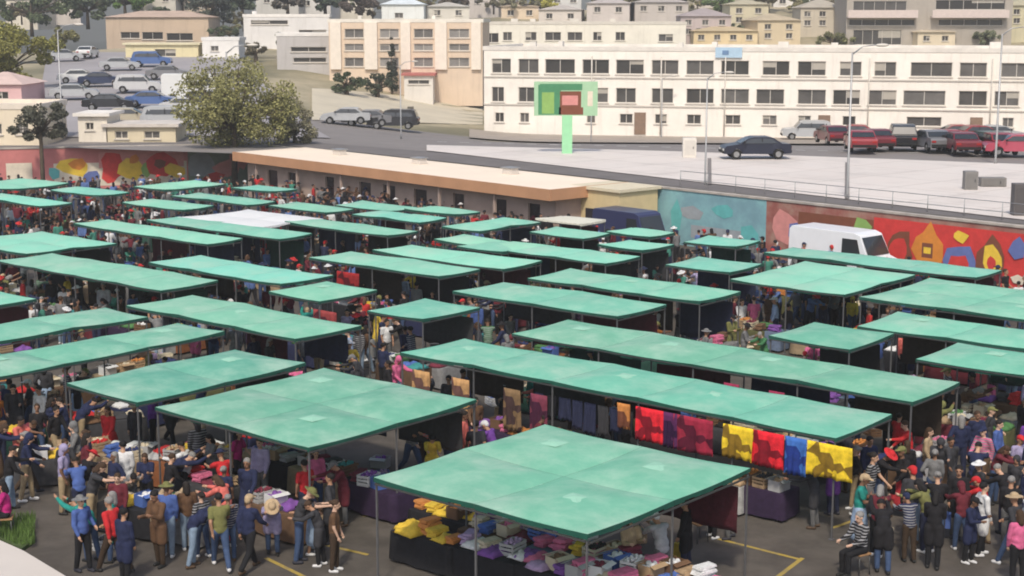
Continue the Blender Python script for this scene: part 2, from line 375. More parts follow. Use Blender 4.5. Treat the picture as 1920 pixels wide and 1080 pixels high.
t = wall_run('mural_wall', u1440, _ucol(2150, 3), 'brick red wall painted with bright red, orange and blue shapes behind the white van', redw)
mural(t, u1440, _ucol(2150, 3), [(1642, 2150, .15, 2.75, 'red', 4), (1500, 1640, 1.0, 2.6, 'brn', 4), (1600, 1640, 1.5, 2.7, 'grn', 7), (1445, 1500, .9, 2.7, 'pnk', 8), (1484, 1510, .9, 2.0, 'blu', 6), (1665, 1715, .4, 2.3, 'brn', 10), (1672, 1706, .7, 2.0, 'red', 10), (1650, 1672, .4, 1.2, 'org', 7), (1718, 1772, .3, 2.6, 'org', 11),
 (1734, 1753, 1.1, 1.8, 'brn', 4), (1738, 1749, 1.3, 1.6, 'yel', 4), (1776, 1834, .2, 1.9, 'blu', 9), (1786, 1824, .3, 1.5, 'red', 9), (1790, 1820, 2.0, 2.6, 'yel', 8), (1836, 1894, .3, 2.4, 'brn', 10), (1846, 1884, .7, 2.0, 'yel', 10), (1856, 1874, 1.0, 1.6, 'red', 8), (1895, 1925, 1.6, 2.6, 'blu', 6), (1900, 1930, .4, .9, 'wht', 5), (1950, 2010, .6, 2.4, 'yel', 9)], 7)
# plain wall behind the hall
wall_run('retaining_wall', _ucol(2150, 3), _ucol(2150, 3)+70, 'plain concrete retaining wall continuing right of the painted red wall', conc_d)
wall_run('retaining_wall', _ucol(-60, 3)-70, _ucol(-60, 3), 'plain concrete retaining wall continuing left of the pink flower wall', conc_d)
t = wall_run('retaining_wall', u480, u1170, 'plain concrete retaining wall behind the flat roofed market hall', conc_d, h=2.9)
# steel handrail on top, right part
t = thing('railing', 'thin grey steel railing along the top of the wall above the painted shapes', 'railing', wv(0, .9, 3.0), ANG_W)
for k in range(34):
    mm = MB(); mm.tube([(u1255+k*2.0, 0, 0), (u1255+k*2.0, 0, .95)], .022, 5); mm.build('post', alu, t)
mm = MB()
for z in (.5, .95): mm.tube([(u1255, 0, z), (u1255+66, 0, z)], .018, 5)
mm.build('rail', alu, t)
# ================================================================ windows in walls
def wall_with_windows(W_, H, wins, rec, matl, parent, name='wall', thick=.3):
    xs = sorted({0, W_} | {round(v, 3) for w_ in wins for v in (w_[0], w_[2])}); zs = sorted({0, H} | {round(v, 3) for w_ in wins for v in (w_[1], w_[3])})
    mm = MB(); R = [tuple(round(v, 3) for v in w_) for w_ in wins]
    for i in range(len(xs)-1):
        z_start = None
        for j in range(len(zs)-1):
            cx, cz = (xs[i]+xs[i+1])/2, (zs[j]+zs[j+1])/2
            hole = any(r[0] < cx < r[2] and r[1] < cz < r[3] for r in R)
            if not hole:
                mm.quad([(xs[i], 0, zs[j]), (xs[i+1], 0, zs[j]), (xs[i+1], 0, zs[j+1]), (xs[i], 0, zs[j+1])])
    for (a, b, c, d) in R:
        for pts in ([(a, 0, b), (a, rec, b), (a, rec, d), (a, 0, d)], [(c, 0, b), (c, 0, d), (c, rec, d), (c, rec, b)],
                    [(a, 0, b), (c, 0, b), (c, rec, b), (a, rec, b)], [(a, 0, d), (a, rec, d), (c, rec, d), (c, 0, d)]): mm.quad(pts)
    return mm, R
bidx = 0
def building(name, label, cat, pxl, pxr, ytop, ybase, depth, wallc, wins=(), yaw=0, roof='flat', roofc=(.5, .47, .43), sill=True, drop=1.5, group=None, mull=2, base=None, eave=.3, wtone=(.03, .13), P0=None, extra=None):
    global bidx; bidx += 1
    p0 = P0 or ground(pxl, ybase); dr = Vector((cos(yaw), sin(yaw), 0)); nr = Vector((-sin(yaw), cos(yaw), 0))
    def hit(px, py):
        r = ray(px, py); s = (p0-Vector((0, 0, CZ))).dot(nr)/r.dot(nr); q_ = Vector((0, 0, CZ))+r*s
        return ((q_-p0).dot(dr), q_.z-p0.z)
    W_ = hit(pxr, ybase)[0]; H = hit((pxl+pxr)/2, ytop)[1]
    t = thing(name, label, cat, p0, yaw, group)
    WW = []
    for (a, b, c, d) in wins:       # picture rectangle -> wall rectangle (real size on the real wall)
        x0, z1 = hit(a, b); x1, z0 = hit(c, d); x0 = max(.15, x0); x1 = min(W_-.15, x1)
        if x1-x0 > .2: WW.append((x0, max(.1, z0), x1, min(H-.15, z1)))
    wm = mat('wall_%d' % bidx, wallc, .88, .07, .35, .15, 8)
    wn_ = wm.node_tree.nodes; wl_ = wm.node_tree.links; vm_ = [x for x in wn_ if x.type == 'VECT_MATH'][0]; src = vm_.inputs[0].links[0].from_socket      # rain streaks and grime
    mp = wn_.new('ShaderNodeMapping'); mp.inputs['Scale'].default_value = (1.6, 1.6, .18); wl_.new([x for x in wn_ if x.type == 'TEX_COORD'][0].outputs['Object'], mp.inputs[0])
    sn = wn_.new('ShaderNodeTexNoise'); sn.inputs['Scale'].default_value = 1.0; sn.inputs['Detail'].default_value = 8; sn.inputs['Roughness'].default_value = .7; wl_.new(mp.outputs[0], sn.inputs['Vector'])
    sr = wn_.new('ShaderNodeMapRange'); sr.inputs[1].default_value = .52; sr.inputs[2].default_value = .78; sr.inputs[4].default_value = .5; wl_.new(sn.outputs[0], sr.inputs[0])
    sx_ = wn_.new('ShaderNodeMix'); sx_.data_type = 'RGBA'; wl_.new(sr.outputs[0], sx_.inputs[0]); wl_.new(src, sx_.inputs[6]); sx_.inputs[7].default_value = (wallc[0]*.62, wallc[1]*.6, wallc[2]*.57, 1); wl_.new(sx_.outputs[2], vm_.inputs[0])
    mm, R = wall_with_windows(W_, H, WW, .22, wm, t)
    # lower plinth into the slope, other sides
    D_ = depth
    mm.quad([(0, 0, -drop), (W_, 0, -drop), (W_, 0, 0), (0, 0, 0)])
    mm.quad([(0, D_, -drop), (0, 0, -drop), (0, 0, H), (0, D_, H)]); mm.quad([(W_, 0, -drop), (W_, D_, -drop), (W_, D_, H), (W_, 0, H)])
    mm.quad([(W_, D_, -drop), (0, D_, -drop), (0, D_, H), (W_, D_, H)])
    mm.quad([(0, .3, H-.02), (W_, .3, H-.02), (W_, D_, H-.02), (0, D_, H-.02)])
    mm.build('wall', wm, t)
    rnd = random.Random(bidx*7)
    for (a, b, c, d) in R:
        fw = .06; f_ = MB(); y = .14
        for bx in (((a+c)/2, b+fw/2, c-a, fw), ((a+c)/2, d-fw/2, c-a, fw)): f_.box((bx[0], y, bx[1]), (bx[2], .06, bx[3]))
        for x in [a+fw/2, c-fw/2]+[a+(c-a)*k/mull for k in range(1, mull)]: f_.box((x, y, (b+d)/2), (fw, .055, d-b-2*fw-.004))
        if sill: f_.box(((a+c)/2, -.05, b-.05), (c-a+.2, .12, .08))
        fo = f_.build('window', frame_m, t)
        g = MB(); g.quad([(a, .19, b), (c, .19, b), (c, .19, d), (a, .19, d)]); po = g.build('pane', wpane, fo)
        v = rnd.uniform(*wtone); rgb(po, (v*1.05, v, v*.95))
        if rnd.random() < .3 and c-a > 1:     # a blind half way down one light of the window
            bl = MB(); xx = a+(c-a)*rnd.choice((0, .5)); hh = (d-b)*rnd.uniform(.3, .8)
            bl.box((xx+(c-a)*.25, .165, d-hh/2), ((c-a)*.46, .02, hh)); rgb(bl.build('blind', objp, fo), (.42, .39, .34))
    rm = mat('roof_%d' % bidx, roofc, .9, .12, .6, .2, 8)
    if roof == 'flat':
        r = MB(); e = .12
        for c, d in (((W_/2, .1, H+.2), (W_+2*e, .3, .4)), ((W_/2, D_-.1, H+.2), (W_+2*e, .3, .4)), ((0, D_/2, H+.2), (.3, D_-.5, .397)), ((W_, D_/2, H+.2), (.3, D_-.5, .397))): r.box(c, d)
        r.box((W_/2, D_/2, H+.05), (W_-.3, D_-.5, .1))
        for k in range(int(W_/7)): r.box((rnd.uniform(1, W_-1), rnd.uniform(2, max(2.5, D_-2)), H+.45), (rnd.uniform(.4, 1.3), rnd.uniform(.4, 1), .7))
        r.build('roof', rm, t)
    elif roof == 'slab':
        r = MB(); r.box((W_/2, D_/2, H+.12), (W_+2*eave, D_+2*eave, .24)); r.build('roof', rm, t)
    else:
        r = MB(); hh = roof if isinstance(roof, (int, float)) else 1.6; e = eave
        a = [(-e, -e, H-.02), (W_+e, -e, H-.02), (W_+e, D_+e, H-.02), (-e, D_+e, H-.02)]; rd0 = (min(W_, D_)*.45, D_/2, H+hh); rd1 = (W_-min(W_, D_)*.45, D_/2, H+hh)
        r.quad([a[0], a[1], rd1, rd0]); r.quad([a[2], a[3], rd0, rd1]); r.quad([a[3], a[0], rd0]); r.quad([a[1], a[2], rd1]); r.quad(a[::-1])
        r.build('roof', rm, t)
    if extra: extra(t, hit, W_, H, D_)
    return t, hit, W_, H
cream = (.87, .82, .745); peach = (.72, .54, .38)
# --- main long block
r1 = [(922, 958), (972, 1010), (1022, 1078), (1092, 1142), (1155, 1207), (1222, 1272), (1287, 1338), (1352, 1404), (1430, 1480), (1496, 1548), (1575, 1615), (1640, 1680), (1708, 1785), (1800, 1850), (1878, 1935), (1960, 2010)]
r2 = [(922, 945), (972, 1002), (1092, 1140), (1155, 1192), (1222, 1262), (1287, 1338), (1352, 1404), (1418, 1470), (1496, 1548), (1562, 1612), (1628, 1680), (1694, 1772), (1798, 1850), (1865, 1910), (1950, 1990)]
r3 = [(928, 945), (975, 992), (1100, 1116), (1162, 1186), (1228, 1250), (1288, 1314), (1360, 1388), (1430, 1456), (1497, 1520), (1580, 1604), (1700, 1765), (1880, 1900)]
def sl(x): return (x-940)*8/940
wins = [(a, 110+sl(a), b, 137+sl(b)) for a, b in r1]+[(a, 163+sl(a), b, 191+sl(b)) for a, b in r2]+[(a, 211+sl(a)*1.2, b, 229+sl(b)*1.2) for a, b in r3]
yaw1 = radians(-14)
def main_extra(t, hit, W_, H, D_):
    mm = MB(); z0 = hit(1000, 197)[1]
    mm.box((W_/2, -.02, z0/2-.02), (W_-.02, .06, .02))
    z = hit(1200, 146)[1]; mm = MB(); mm.box((W_/2, -.06, z), (W_, .1, .12)); mm.build('string_course', frame_m, t)
    z = hit(1200, 199)[1]; mm = MB(); mm.box((W_/2, -.06, z), (W_, .1, .12)); mm.build('string_course', frame_m, t)
    # the ground storey is painted a warmer tan
    wm = t.children[0].data.materials[0]; n_ = wm.node_tree.nodes; l_ = wm.node_tree.links; vm = [x for x in n_ if x.type == 'VECT_MATH'][0]; src = vm.inputs[0].links[0].from_socket
    sp = n_.new('ShaderNodeSeparateXYZ'); l_.new([x for x in n_ if x.type == 'TEX_COORD'][0].outputs['Object'], sp.inputs[0]); lt = n_.new('ShaderNodeMath'); lt.operation = 'LESS_THAN'; lt.inputs[1].default_value = hit(1200, 199)[1]; l_.new(sp.outputs[2], lt.inputs[0])
    mx = n_.new('ShaderNodeMix'); mx.data_type = 'RGBA'; mx.blend_type = 'MULTIPLY'; l_.new(lt.outputs[0], mx.inputs[0]); l_.new(src, mx.inputs[6]); mx.inputs[7].default_value = (.93, .86, .76, 1); l_.new(mx.outputs[2], vm.inputs[0])
    # pale blue roof sign
    x0 = hit(1342, 92)[0]; x1 = hit(1392, 92)[0]; mm = MB(); mm.box(((x0+x1)/2, -.12, H-.1), (x1-x0, .14, .95)); rgb(mm.build('roof_sign', objp, t), (.42, .58, .72))
    mm = MB(); mm.box(((x0+x1)/2-.3, -.2, H-.1), (.6, .04, .4)); rgb(mm.build('sign_mark', objp, t), (.15, .25, .42))
    for px in (1110, 1240, 1360, 1630, 1860):
        x = hit(px, 150)[0]; mm = MB(); mm.tube([(x, -.14, 0), (x, -.14, H-.5)], .07, 6); mm.build('downpipe', frame_m, t)
    for px in (1200, 1545, 1830):
        x = hit(px, 240)[0]; mm = MB(); mm.box((x, -.04, 1.05), (1.1, .1, 2.1)); do = mm.build('door', mat('door paint', (.25, .17, .12), .6), t); mm = MB(); mm.ell((x+.4, -.12, 1.05), (.04, .04, .04)); mm.build('handle', steel, do)
t_main, hit_m, Wm, Hm = building('long_building', 'long three storey cream building with rows of dark windows behind the road', 'building', 908, 2010, 97, 247, 16, cream, wins, yaw=yaw1, roof='flat', roofc=(.72, .68, .62), extra=main_extra, wtone=(.04, .14))
# --- upper cream storey building behind it, left part
building('upper_building', 'cream building with one visible row of dark windows rising behind the long block', 'building', 905, 1285, 46, 120, 14, (.82, .78, .68), [(908, 62, 935, 80), (943, 60, 960, 76), (985, 60, 1006, 76), (1022, 60, 1052, 76), (1064, 60, 1092, 76), (1112, 60, 1128, 76), (1154, 60, 1172, 76), (1235, 64, 1262, 78)], yaw=radians(-4), roofc=(.66, .62, .55), P0=ground(905, 112), drop=8)
# --- peach apartment block
pw = [(a, y0, b, y0+h) for a, b in ((646, 682), (712, 748), (776, 812), (842, 880)) for y0, h in ((54, 17), (82, 13), (108, 17))]
building('apartment_block', 'peach apartment block with four columns of windows behind the tall narrow tree', 'building', 618, 905, 42, 176, 12, (.70, .56, .43), pw, yaw=radians(-3), P0=ground(618, 150), drop=3, roofc=(.74, .70, .62), wtone=(.10, .3),
  extra=lambda t, hit, W_, H, D_: [rgb((lambda m_: (m_.box(((hit(a, 90)[0]+hit(b, 90)[0])/2, -.2, (hit(700, 132)[1]+hit(700, 40)[1])/2), (hit(b, 90)[0]-hit(a, 90)[0], .36, hit(700, 44)[1]-hit(700, 132)[1])), m_.build('bay', objp, t))[1])(MB()), (.80, .72, .62)) for a, b in ((620, 640), (684, 708), (752, 770), (816, 838), (884, 902))])
# --- garages beside it
building('garage_row', 'low grey purple garage row at the foot of the peach apartment block', 'garage', 815, 905, 140, 176, 6, (.42, .38, .40), [(820, 150, 850, 172), (858, 150, 895, 172)], roof='slab', roofc=(.5, .45, .42), wtone=(.08, .25), P0=ground(815, 184))
building('small_shop', 'small white building with a red awning stripe beside the dark bushes', 'building', 758, 812, 142, 176, 5, (.72, .68, .62), [(765, 150, 805, 158)], roof='slab', roofc=(.45, .16, .14), P0=ground(758, 188))
# --- white layered flat roofed building
building('terrace_building', 'pale flat roofed building with a dark strip window left of the peach block', 'building', 458, 618, 32, 92, 10, (.74, .72, .70), [(560, 56, 612, 64), (470, 38, 540, 46)], roofc=(.80, .77, .73), yaw=radians(5), wtone=(.06, .1))
building('terrace_building', 'low grey building stepped below the pale flat roofed building', 'building', 520, 622, 68, 128, 8, (.50, .48, .47), [(545, 88, 612, 97), (550, 108, 612, 117)], roofc=(.75, .73, .70), yaw=radians(5))
building('tan_house', 'tan house with a dark strip of windows above a yellow garage wall', 'house', 200, 392, 32, 84, 9, (.56, .44, .33), [(226, 60, 262, 72), (266, 60, 306, 74), (312, 62, 362, 76)], roof=.9, roofc=(.50, .38, .30), wtone=(.012, .03))
building('garage_wall', 'low pale yellow garage building in front of the tan house', 'garage', 236, 372, 84, 110, 4, (.72, .64, .40), [(290, 92, 330, 106)], roof='slab', roofc=(.72, .66, .45))
building('white_garage', 'small bright white building between the tan house and the olive street tree', 'building', 380, 448, 76, 110, 5, (.80, .78, .74), [(395, 86, 410, 96)], roof='flat', roofc=(.8, .78, .75))
building('white_house', 'bright white house with a bluish roof above the peach block', 'house', 716, 795, 8, 44, 8, (.80, .82, .80), [(740, 24, 756, 34)], roof=1.2, roofc=(.66, .72, .74))
building('cream_house', 'plain cream house at the far left edge beside the mural wall', 'house', -60, 80, 205, 352, 7, (.78, .68, .52), [(30, 232, 54, 252), (-20, 232, 4, 252)], roof='flat', roofc=(.74, .66, .56), P0=at(-60, 352, 0), yaw=0, wtone=(.1, .2))
building('pink_house', 'small pink and cream house at the left edge above the plain cream house', 'house', -60, 42, 158, 205, 7, (.70, .45, .44), [(-10, 172, 16, 186)], roof=1.0, roofc=(.66, .5, .45))
building('white_shed', 'small cream shed with a flat roof right of the spreading dark tree', 'shed', 148, 202, 218, 268, 4, (.76, .70, .60), [(160, 230, 176, 244)], roof='slab', roofc=(.8, .76, .7))
building('low_store', 'low cream storage building with yellow front beside the street', 'shed', 200, 330, 238, 268, 4, (.66, .58, .42), [(215, 246, 240, 260), (270, 246, 300, 260)], roof='slab', roofc=(.62, .57, .52))
# upper right houses
def balc(t, hit, W_, H, D_):
    for (a, b, y) in ((1588, 1718, 24), (1745, 1888, 24)):
        x0 = hit(a, y)[0]; x1 = hit(b, y)[0]; z = hit(1700, 32)[1]; mm = MB()
        mm.box(((x0+x1)/2, -.7, z), (x1-x0, 1.4, .22)); mm.box(((x0+x1)/2, -1.36, z+.55), (x1-x0, .08, .9)); rgb(mm.build('balcony', objp, t), (.66, .56, .52))
building('balcony_house', 'large house with long pinkish balconies over dark openings and a blue lower front', 'house', 1585, 1895, -8, 92, 12, (.42, .38, .33), [(1592, 36, 1715, 48), (1760, 36, 1880, 48), (1600, 2, 1700, 20), (1755, 0, 1885, 18), (1600, 56, 1690, 84)], roof=1.5, roofc=(.35, .3, .27), extra=balc, mull=5, wtone=(.02, .1), yaw=radians(-3))
hs = [(1275, 1370, 30, 84, (.50, .43, .42), 'grey brown house left of the tan hillside houses', 1.2), (1368, 1440, 8, 60, (.62, .56, .40), 'pale yellow house on the hillside behind the long roof', .8), (1420, 1500, 38, 88, (.66, .55, .38), 'peach and yellow house just above the long roof', 1.0),
      (1500, 1585, 14, 70, (.58, .52, .42), 'tan house next to the olive bush above the long roof', 1.3), (1300, 1420, 58, 92, (.72, .58, .36), 'low orange yellow house right behind the parapet', .7), (1890, 1990, 10, 80, (.60, .55, .38), 'olive tan house at the upper right corner', 1.3),
      (1100, 1180, 6, 44, (.62, .56, .52), 'pinkish house above the row of dark windows', 1.0), (1190, 1290, 4, 44, (.55, .50, .46), 'dim grey house with white sills above the cream building', .9), (800, 880, 12, 42, (.70, .66, .58), 'low cream house left of the olive tree on the skyline', .7),
      (1720, 1790, 60, 92, (.72, .62, .46), 'small peach house in front of the large balcony house', .6), (250, 330, -14, 26, (.62, .58, .50), 'small pale house among the trees at the top left', .9), (480, 560, -12, 24, (.62, .60, .55), 'pale grey house among trees above the flat roofs', .9)]
for k_, (a, b, y1) in enumerate([(10, 70, 22), (90, 150, 14), (345, 395, 22), (560, 620, 18), (630, 700, 12), (880, 940, 14), (940, 1010, 36), (1030, 1090, 12), (1180, 1240, 12), (1300, 1360, 16), (1375, 1430, -2), (1450, 1520, 14), (1530, 1575, -2), (1010, 1090, 42), (1890, 1950, -4)]):
    cc_ = [((.74, .68, .56), 'cream'), ((.66, .60, .54), 'pale grey'), ((.70, .58, .44), 'sandy'), ((.72, .70, .66), 'off white')][k_ % 4]
    hs.append((a, b, y1-24, y1, cc_[0], '%s house high on the slope %s' % (cc_[1], ['at the upper left corner', 'above the left street trees', 'behind the very dark tree', 'above the stepped grey building', 'left of the bright white house', 'above the low cream house', 'under the dusty olive tree', 'right of the yellow green tree', 'above the dim grey house', 'above the grey brown house', 'over the pale yellow house', 'over the peach and yellow house', 'left of the big balconies at the top', 'beside the yellow green tree', 'at the upper right corner'][k_]), .8))
for (a, b, y0, y1, c, lab, rf) in hs:
    ww = []; n = max(2, int((b-a)/28))
    for k in range(n):
        cx = a+(b-a)*(k+.5)/n; ww.append((cx-6, y0+7, cx+6, y0+17))
        if y1-y0 > 42: ww.append((cx-6, y0+24, cx+6, y0+34))
    building('hillside_house', lab, 'house', a, b, y0, y1, 8, c, ww, roof=rf, roofc=tuple(v*.75 for v in c), group='houses on the hillside', yaw=radians(random.uniform(-12, 12)), drop=3)
building('blue_shed', 'small blue shed under the left balcony of the large house', 'shed', 1592, 1700, 50, 90, 5, (.13, .22, .42), [(1612, 58, 1630, 80), (1652, 58, 1672, 80)], roof='slab', roofc=(.4, .45, .5), wtone=(.3, .5))
# ================================================================ market hall with flat roof
L0, L1 = u480+7, u1170
t = thing('market_hall', 'long low hall with a pale flat roof and orange brown fascia behind the stalls', 'building', wv((L0+L1)/2, -3.2, 0), ANG_W)
HW = L1-L0; hallw = mat('hall wall', (.42, .32, .27), .9, .15, .5)
wn = [(HW*f0, .9, HW*f1, 2.1) for f0, f1 in ((.08, .12), (.16, .2), (.42, .46), (.5, .54), (.6, .64))]+[(HW*f0, .05, HW*f0+1.0, 2.15) for f0 in (.3, .72, .84, .93)]
mm, R = wall_with_windows(HW, 2.9, wn, .2, hallw, t)
for i, v in enumerate(mm.v): mm.v[i] = (v[0]-HW/2, v[1]-2.2, v[2])
mm.box((-HW/2+.1, .3, 1.45), (.2, 4.9, 2.9)); mm.box((HW/2-.1, .3, 1.45), (.2, 4.9, 2.9))
mm.build('wall', hallw, t)
for (a, b, c, d) in R:
    g = MB(); g.box(((a+c)/2-HW/2, -2.03, (b+d)/2), (c-a, .04, d-b)); o = g.build('door' if b < .5 else 'window', wpane, t); v = random.uniform(.01, .05); rgb(o, (v*1.3, v, v))
mm = MB(); mm.box((0, 0, 3.06), (HW+1.0, 6.0, .18)); mm.build('roof', mat('hall roof', (.86, .74, .60), .85, .05, .2, .1, 6), t)
mm = MB(); mm.box((0, -3.03, 2.86), (HW+1.06, .1, .62)); mm.box((HW/2+.5, 0, 2.86), (.1, 5.96, .62)); mm.build('fascia', mat('fascia paint', (.50, .27, .15), .7, .1, .5), t)
for k in range(int(HW/5)): mm = MB(); mm.box((-HW/2+2+k*5, -2.75, 1.3), (.14, .14, 2.55)); mm.build('column', hallw, t)
for k in range(3):
    b = thing('roof_vent', ['squat pale vent box on the left part of the hall roof', 'squat pale vent box on the middle of the hall roof', 'squat pale vent box near the right end of the hall roof'][k], 'vent', wv(L0+HW*(.2+.28*k), -2.0, 3.15), ANG_W)
    mm = MB(); mm.box((0, 0, .17), (.8, .6, .34)); mm.build('housing', conc, b, bevel=.02); mm = MB(); mm.box((0, 0, .38), (.95, .75, .05)); mm.build('cap', alu, b)
# yellow kiosk at the hall's right end
t = thing('kiosk', 'pale yellow kiosk with a flat roof at the right end of the hall', 'kiosk', wv(_ucol(1212, 2.5)-.6, -1.9, 0), ANG_W)
mm = MB(); mm.box((0, 0, 1.5), (3.6, 3.0, 3.0)); rgb(mm.build('wall', objp, t), (.66, .53, .30)); mm = MB(); mm.box((0, 0, 3.08), (3.9, 3.3, .16)); rgb(mm.build('roof', objp, t), (.70, .62, .45))
mm = MB(); mm.box((0, -1.52, 1.5), (1.6, .06, .9)); rgb(mm.build('window', wpane, t), (.03, .03, .04)); mm = MB(); mm.box((0, -1.65, 1.0), (1.8, .3, .05)); mm.build('counter', wood, t)
# ================================================================ cars
def car_proto(name, label, kind='sedan'):
    t = thing(name, label, 'car')
    if kind == 'van':
        L_, Wd, side = 5.9, 2.0, [(-2.95, .45), (-2.95, 2.35), (-2.8, 2.52), (1.25, 2.52), (1.65, 2.4), (2.2, 1.35), (2.85, 1.15), (2.95, .95), (2.95, .42)]
        roof_z = 2.5; wheels = (-1.9, 1.95)
    elif kind == 'suv':
        L_, Wd, side = 4.6, 1.85, [(-2.25, .42), (-2.3, .95), (-2.15, 1.1), (-2.3+.35, 1.68), (-1.6, 1.76), (.3, 1.76), (.65, 1.66), (1.15, 1.12), (2.1, 1.0), (2.28, .8), (2.28, .4)]; wheels = (-1.4, 1.42)
    else:
        L_, Wd, side = 4.5, 1.78, [(-2.22, .38), (-2.25, .85), (-2.15, .98), (-1.6, 1.02), (-1.05, 1.38), (-.8, 1.44), (.2, 1.44), (.5, 1.38), (1.15, 1.0), (2.05, .86), (2.22, .7), (2.24, .36)]; wheels = (-1.38, 1.4)
    mm = MB(); n = len(side); hw = Wd/2
    def wid(z): return hw*(1-.0 if z < .95 else 1-.16*min(1, (z-.95)/.6)) if kind != 'van' else hw*(1-.05*max(0, (z-1.2)))
    # wheel arches: cut by stepping the lower edge
    low = []
    for wx in sorted(wheels):
        for k in range(7): a = pi-pi*k/6; low.append((wx+.38*cos(a), .34+.38*sin(a)*.95))
    prof = side+[(x, z) for x, z in reversed(low)]
    i0 = len(mm.v)
    for s_ in (-1, 1):
        for (x, z) in prof: mm.v.append((x, s_*wid(z), z))
    N = len(prof)
    bmv = bmesh.new()
    vv = [[bmv.verts.new((x, s_*wid(z), z)) for x, z in prof] for s_ in (-1, 1)]
    fa = bmv.faces.new(vv[0]); fb = bmv.faces.new(vv[1][::-1])
    for k in range(N): bmv.faces.new((vv[0][(k+1) % N], vv[0][k], vv[1][k], vv[1][(k+1) % N]))
    bmesh.ops.triangulate(bmv, faces=[fa, fb]); bmesh.ops.recalc_face_normals(bmv, faces=bmv.faces)
    me = bpy.data.meshes.new('body'); bmv.to_mesh(me); bmv.free(); me.materials.append(glossy)
    b = link('body', me, t); b['painted'] = 1; md = b.modifiers.new('bevel', 'BEVEL'); md.width = .05; md.segments = 2; md.limit_method = 'ANGLE'; md.angle_limit = radians(25)
    def gl(pts): g = MB(); g.quad(pts); g.build('window', glass, t)
    if kind == 'van': sw = [(.55, 1.45), (1.75, 1.45), (1.5, 2.2), (.55, 2.2)]; fr = ((1.70, 2.3), (2.18, 1.42)); rr = ((-2.96, 2.2), (-2.96, 1.5))
    elif kind == 'suv': sw = [(-1.85, 1.14), (1.0, 1.14), (.58, 1.6), (-1.65, 1.6)]; fr = ((.66, 1.66), (1.12, 1.15)); rr = ((-1.95, 1.64), (-2.16, 1.16))
    else: sw = [(-1.35, 1.04), (.98, 1.04), (.42, 1.35), (-.9, 1.35)]; fr = ((.52, 1.37), (1.12, 1.03)); rr = ((-1.07, 1.36), (-1.56, 1.05))
    for s_ in (-1, 1):
        p = [(x, s_*(wid(z)+.006), z) for x, z in sw]; gl(p if s_ < 0 else p[::-1])
    for (a, c) in (fr, rr):
        off = .02 if a[0] > 0 else -.02
        gl([(c[0]+off, -wid(c[1])*.92, c[1]+.012), (c[0]+off, wid(c[1])*.92, c[1]+.012), (a[0]+off, wid(a[1])*.9, a[1]+.012), (a[0]+off, -wid(a[1])*.9, a[1]+.012)])
    g = MB()
    for s_ in (-1, 1):
        x_ = [-.3] if kind != 'van' else []
        for x in x_: g = MB(); g.box((x, s_*(wid(1.2)+.012), sw[0][1]+(sw[2][1]-sw[0][1])/2), (.06, .02, sw[2][1]-sw[0][1])); g.build('door_pillar', rubber, t)
        g = MB(); g.box((sw[1][0]-.1, s_*(hw+.09), sw[0][1]+.05), (.1, .2, .12)); g.build('mirror', rubber, t)
    for wx in wheels:
        for s_ in (-1, 1):
            g = MB(); g.tube([(wx, s_*(hw-.22), .32), (wx, s_*(hw-.01), .32)], .32, 18); wo = g.build('wheel', rubber, t)
            g = MB(); g.tube([(wx, s_*(hw-.03), .32), (wx, s_*(hw+.005), .32)], .19, 12); g.build('rim', chrome, wo)
    for s_ in (-1, 1):
        fz = side[-2][1]-.08; g = MB(); g.box((side[-2][0]-.02, s_*hw*.72, fz), (.12, .38, .13)); g.build('headlight', lampw, t)
        g = MB(); g.box((side[1][0]+.03, s_*hw*.75, side[1][1]-.08), (.1, .3, .14)); g.build('tail_light', lampr, t)
    for bx, bz in ((side[-1][0], .48), (side[0][0]-.02, .5)): g = MB(); g.box((bx, 0, bz), (.09, Wd*.92, .16)); g.build('bumper', rubber, t)
    return t
sedan = car_proto('parked_car', 'x'); suv = car_proto('parked_car', 'x', 'suv'); van = car_proto('parked_van', 'x', 'van')
CC = {'dark navy': (.008, .01, .028), 'maroon': (.16, .02, .03), 'dark red': (.28, .03, .04), 'navy': (.015, .025, .07), 'black': (.012, .012, .015), 'silver': (.40, .41, .42), 'white': (.72, .72, .70), 'pale grey': (.5, .5, .5), 'dark green': (.03, .07, .05), 'blue': (.06, .12, .3), 'beige': (.45, .4, .3), 'pink red': (.42, .06, .10), 'grey': (.18, .18, .19)}
used_protos = set()
def put_car(px, py, rz, c, label, kind=None, group=None):
    pr = kind or sedan; p = ground(px, py)
    if pr in used_protos: o = copy_tree(pr, label, group)
    else:
        o = pr; used_protos.add(pr); tag(o, label, group=group)
        if group is None and 'group' in o: del o['group']
    o.location = (p.x, p.y, p.z+.2); o.rotation_euler = (0, 0, rz)
    for ch in o.children:
        if ch.get('painted'): rgb(ch, CC[c])
    return o
g1 = 'cars parked in front of the long cream building'; g2 = 'cars parked on the left street'
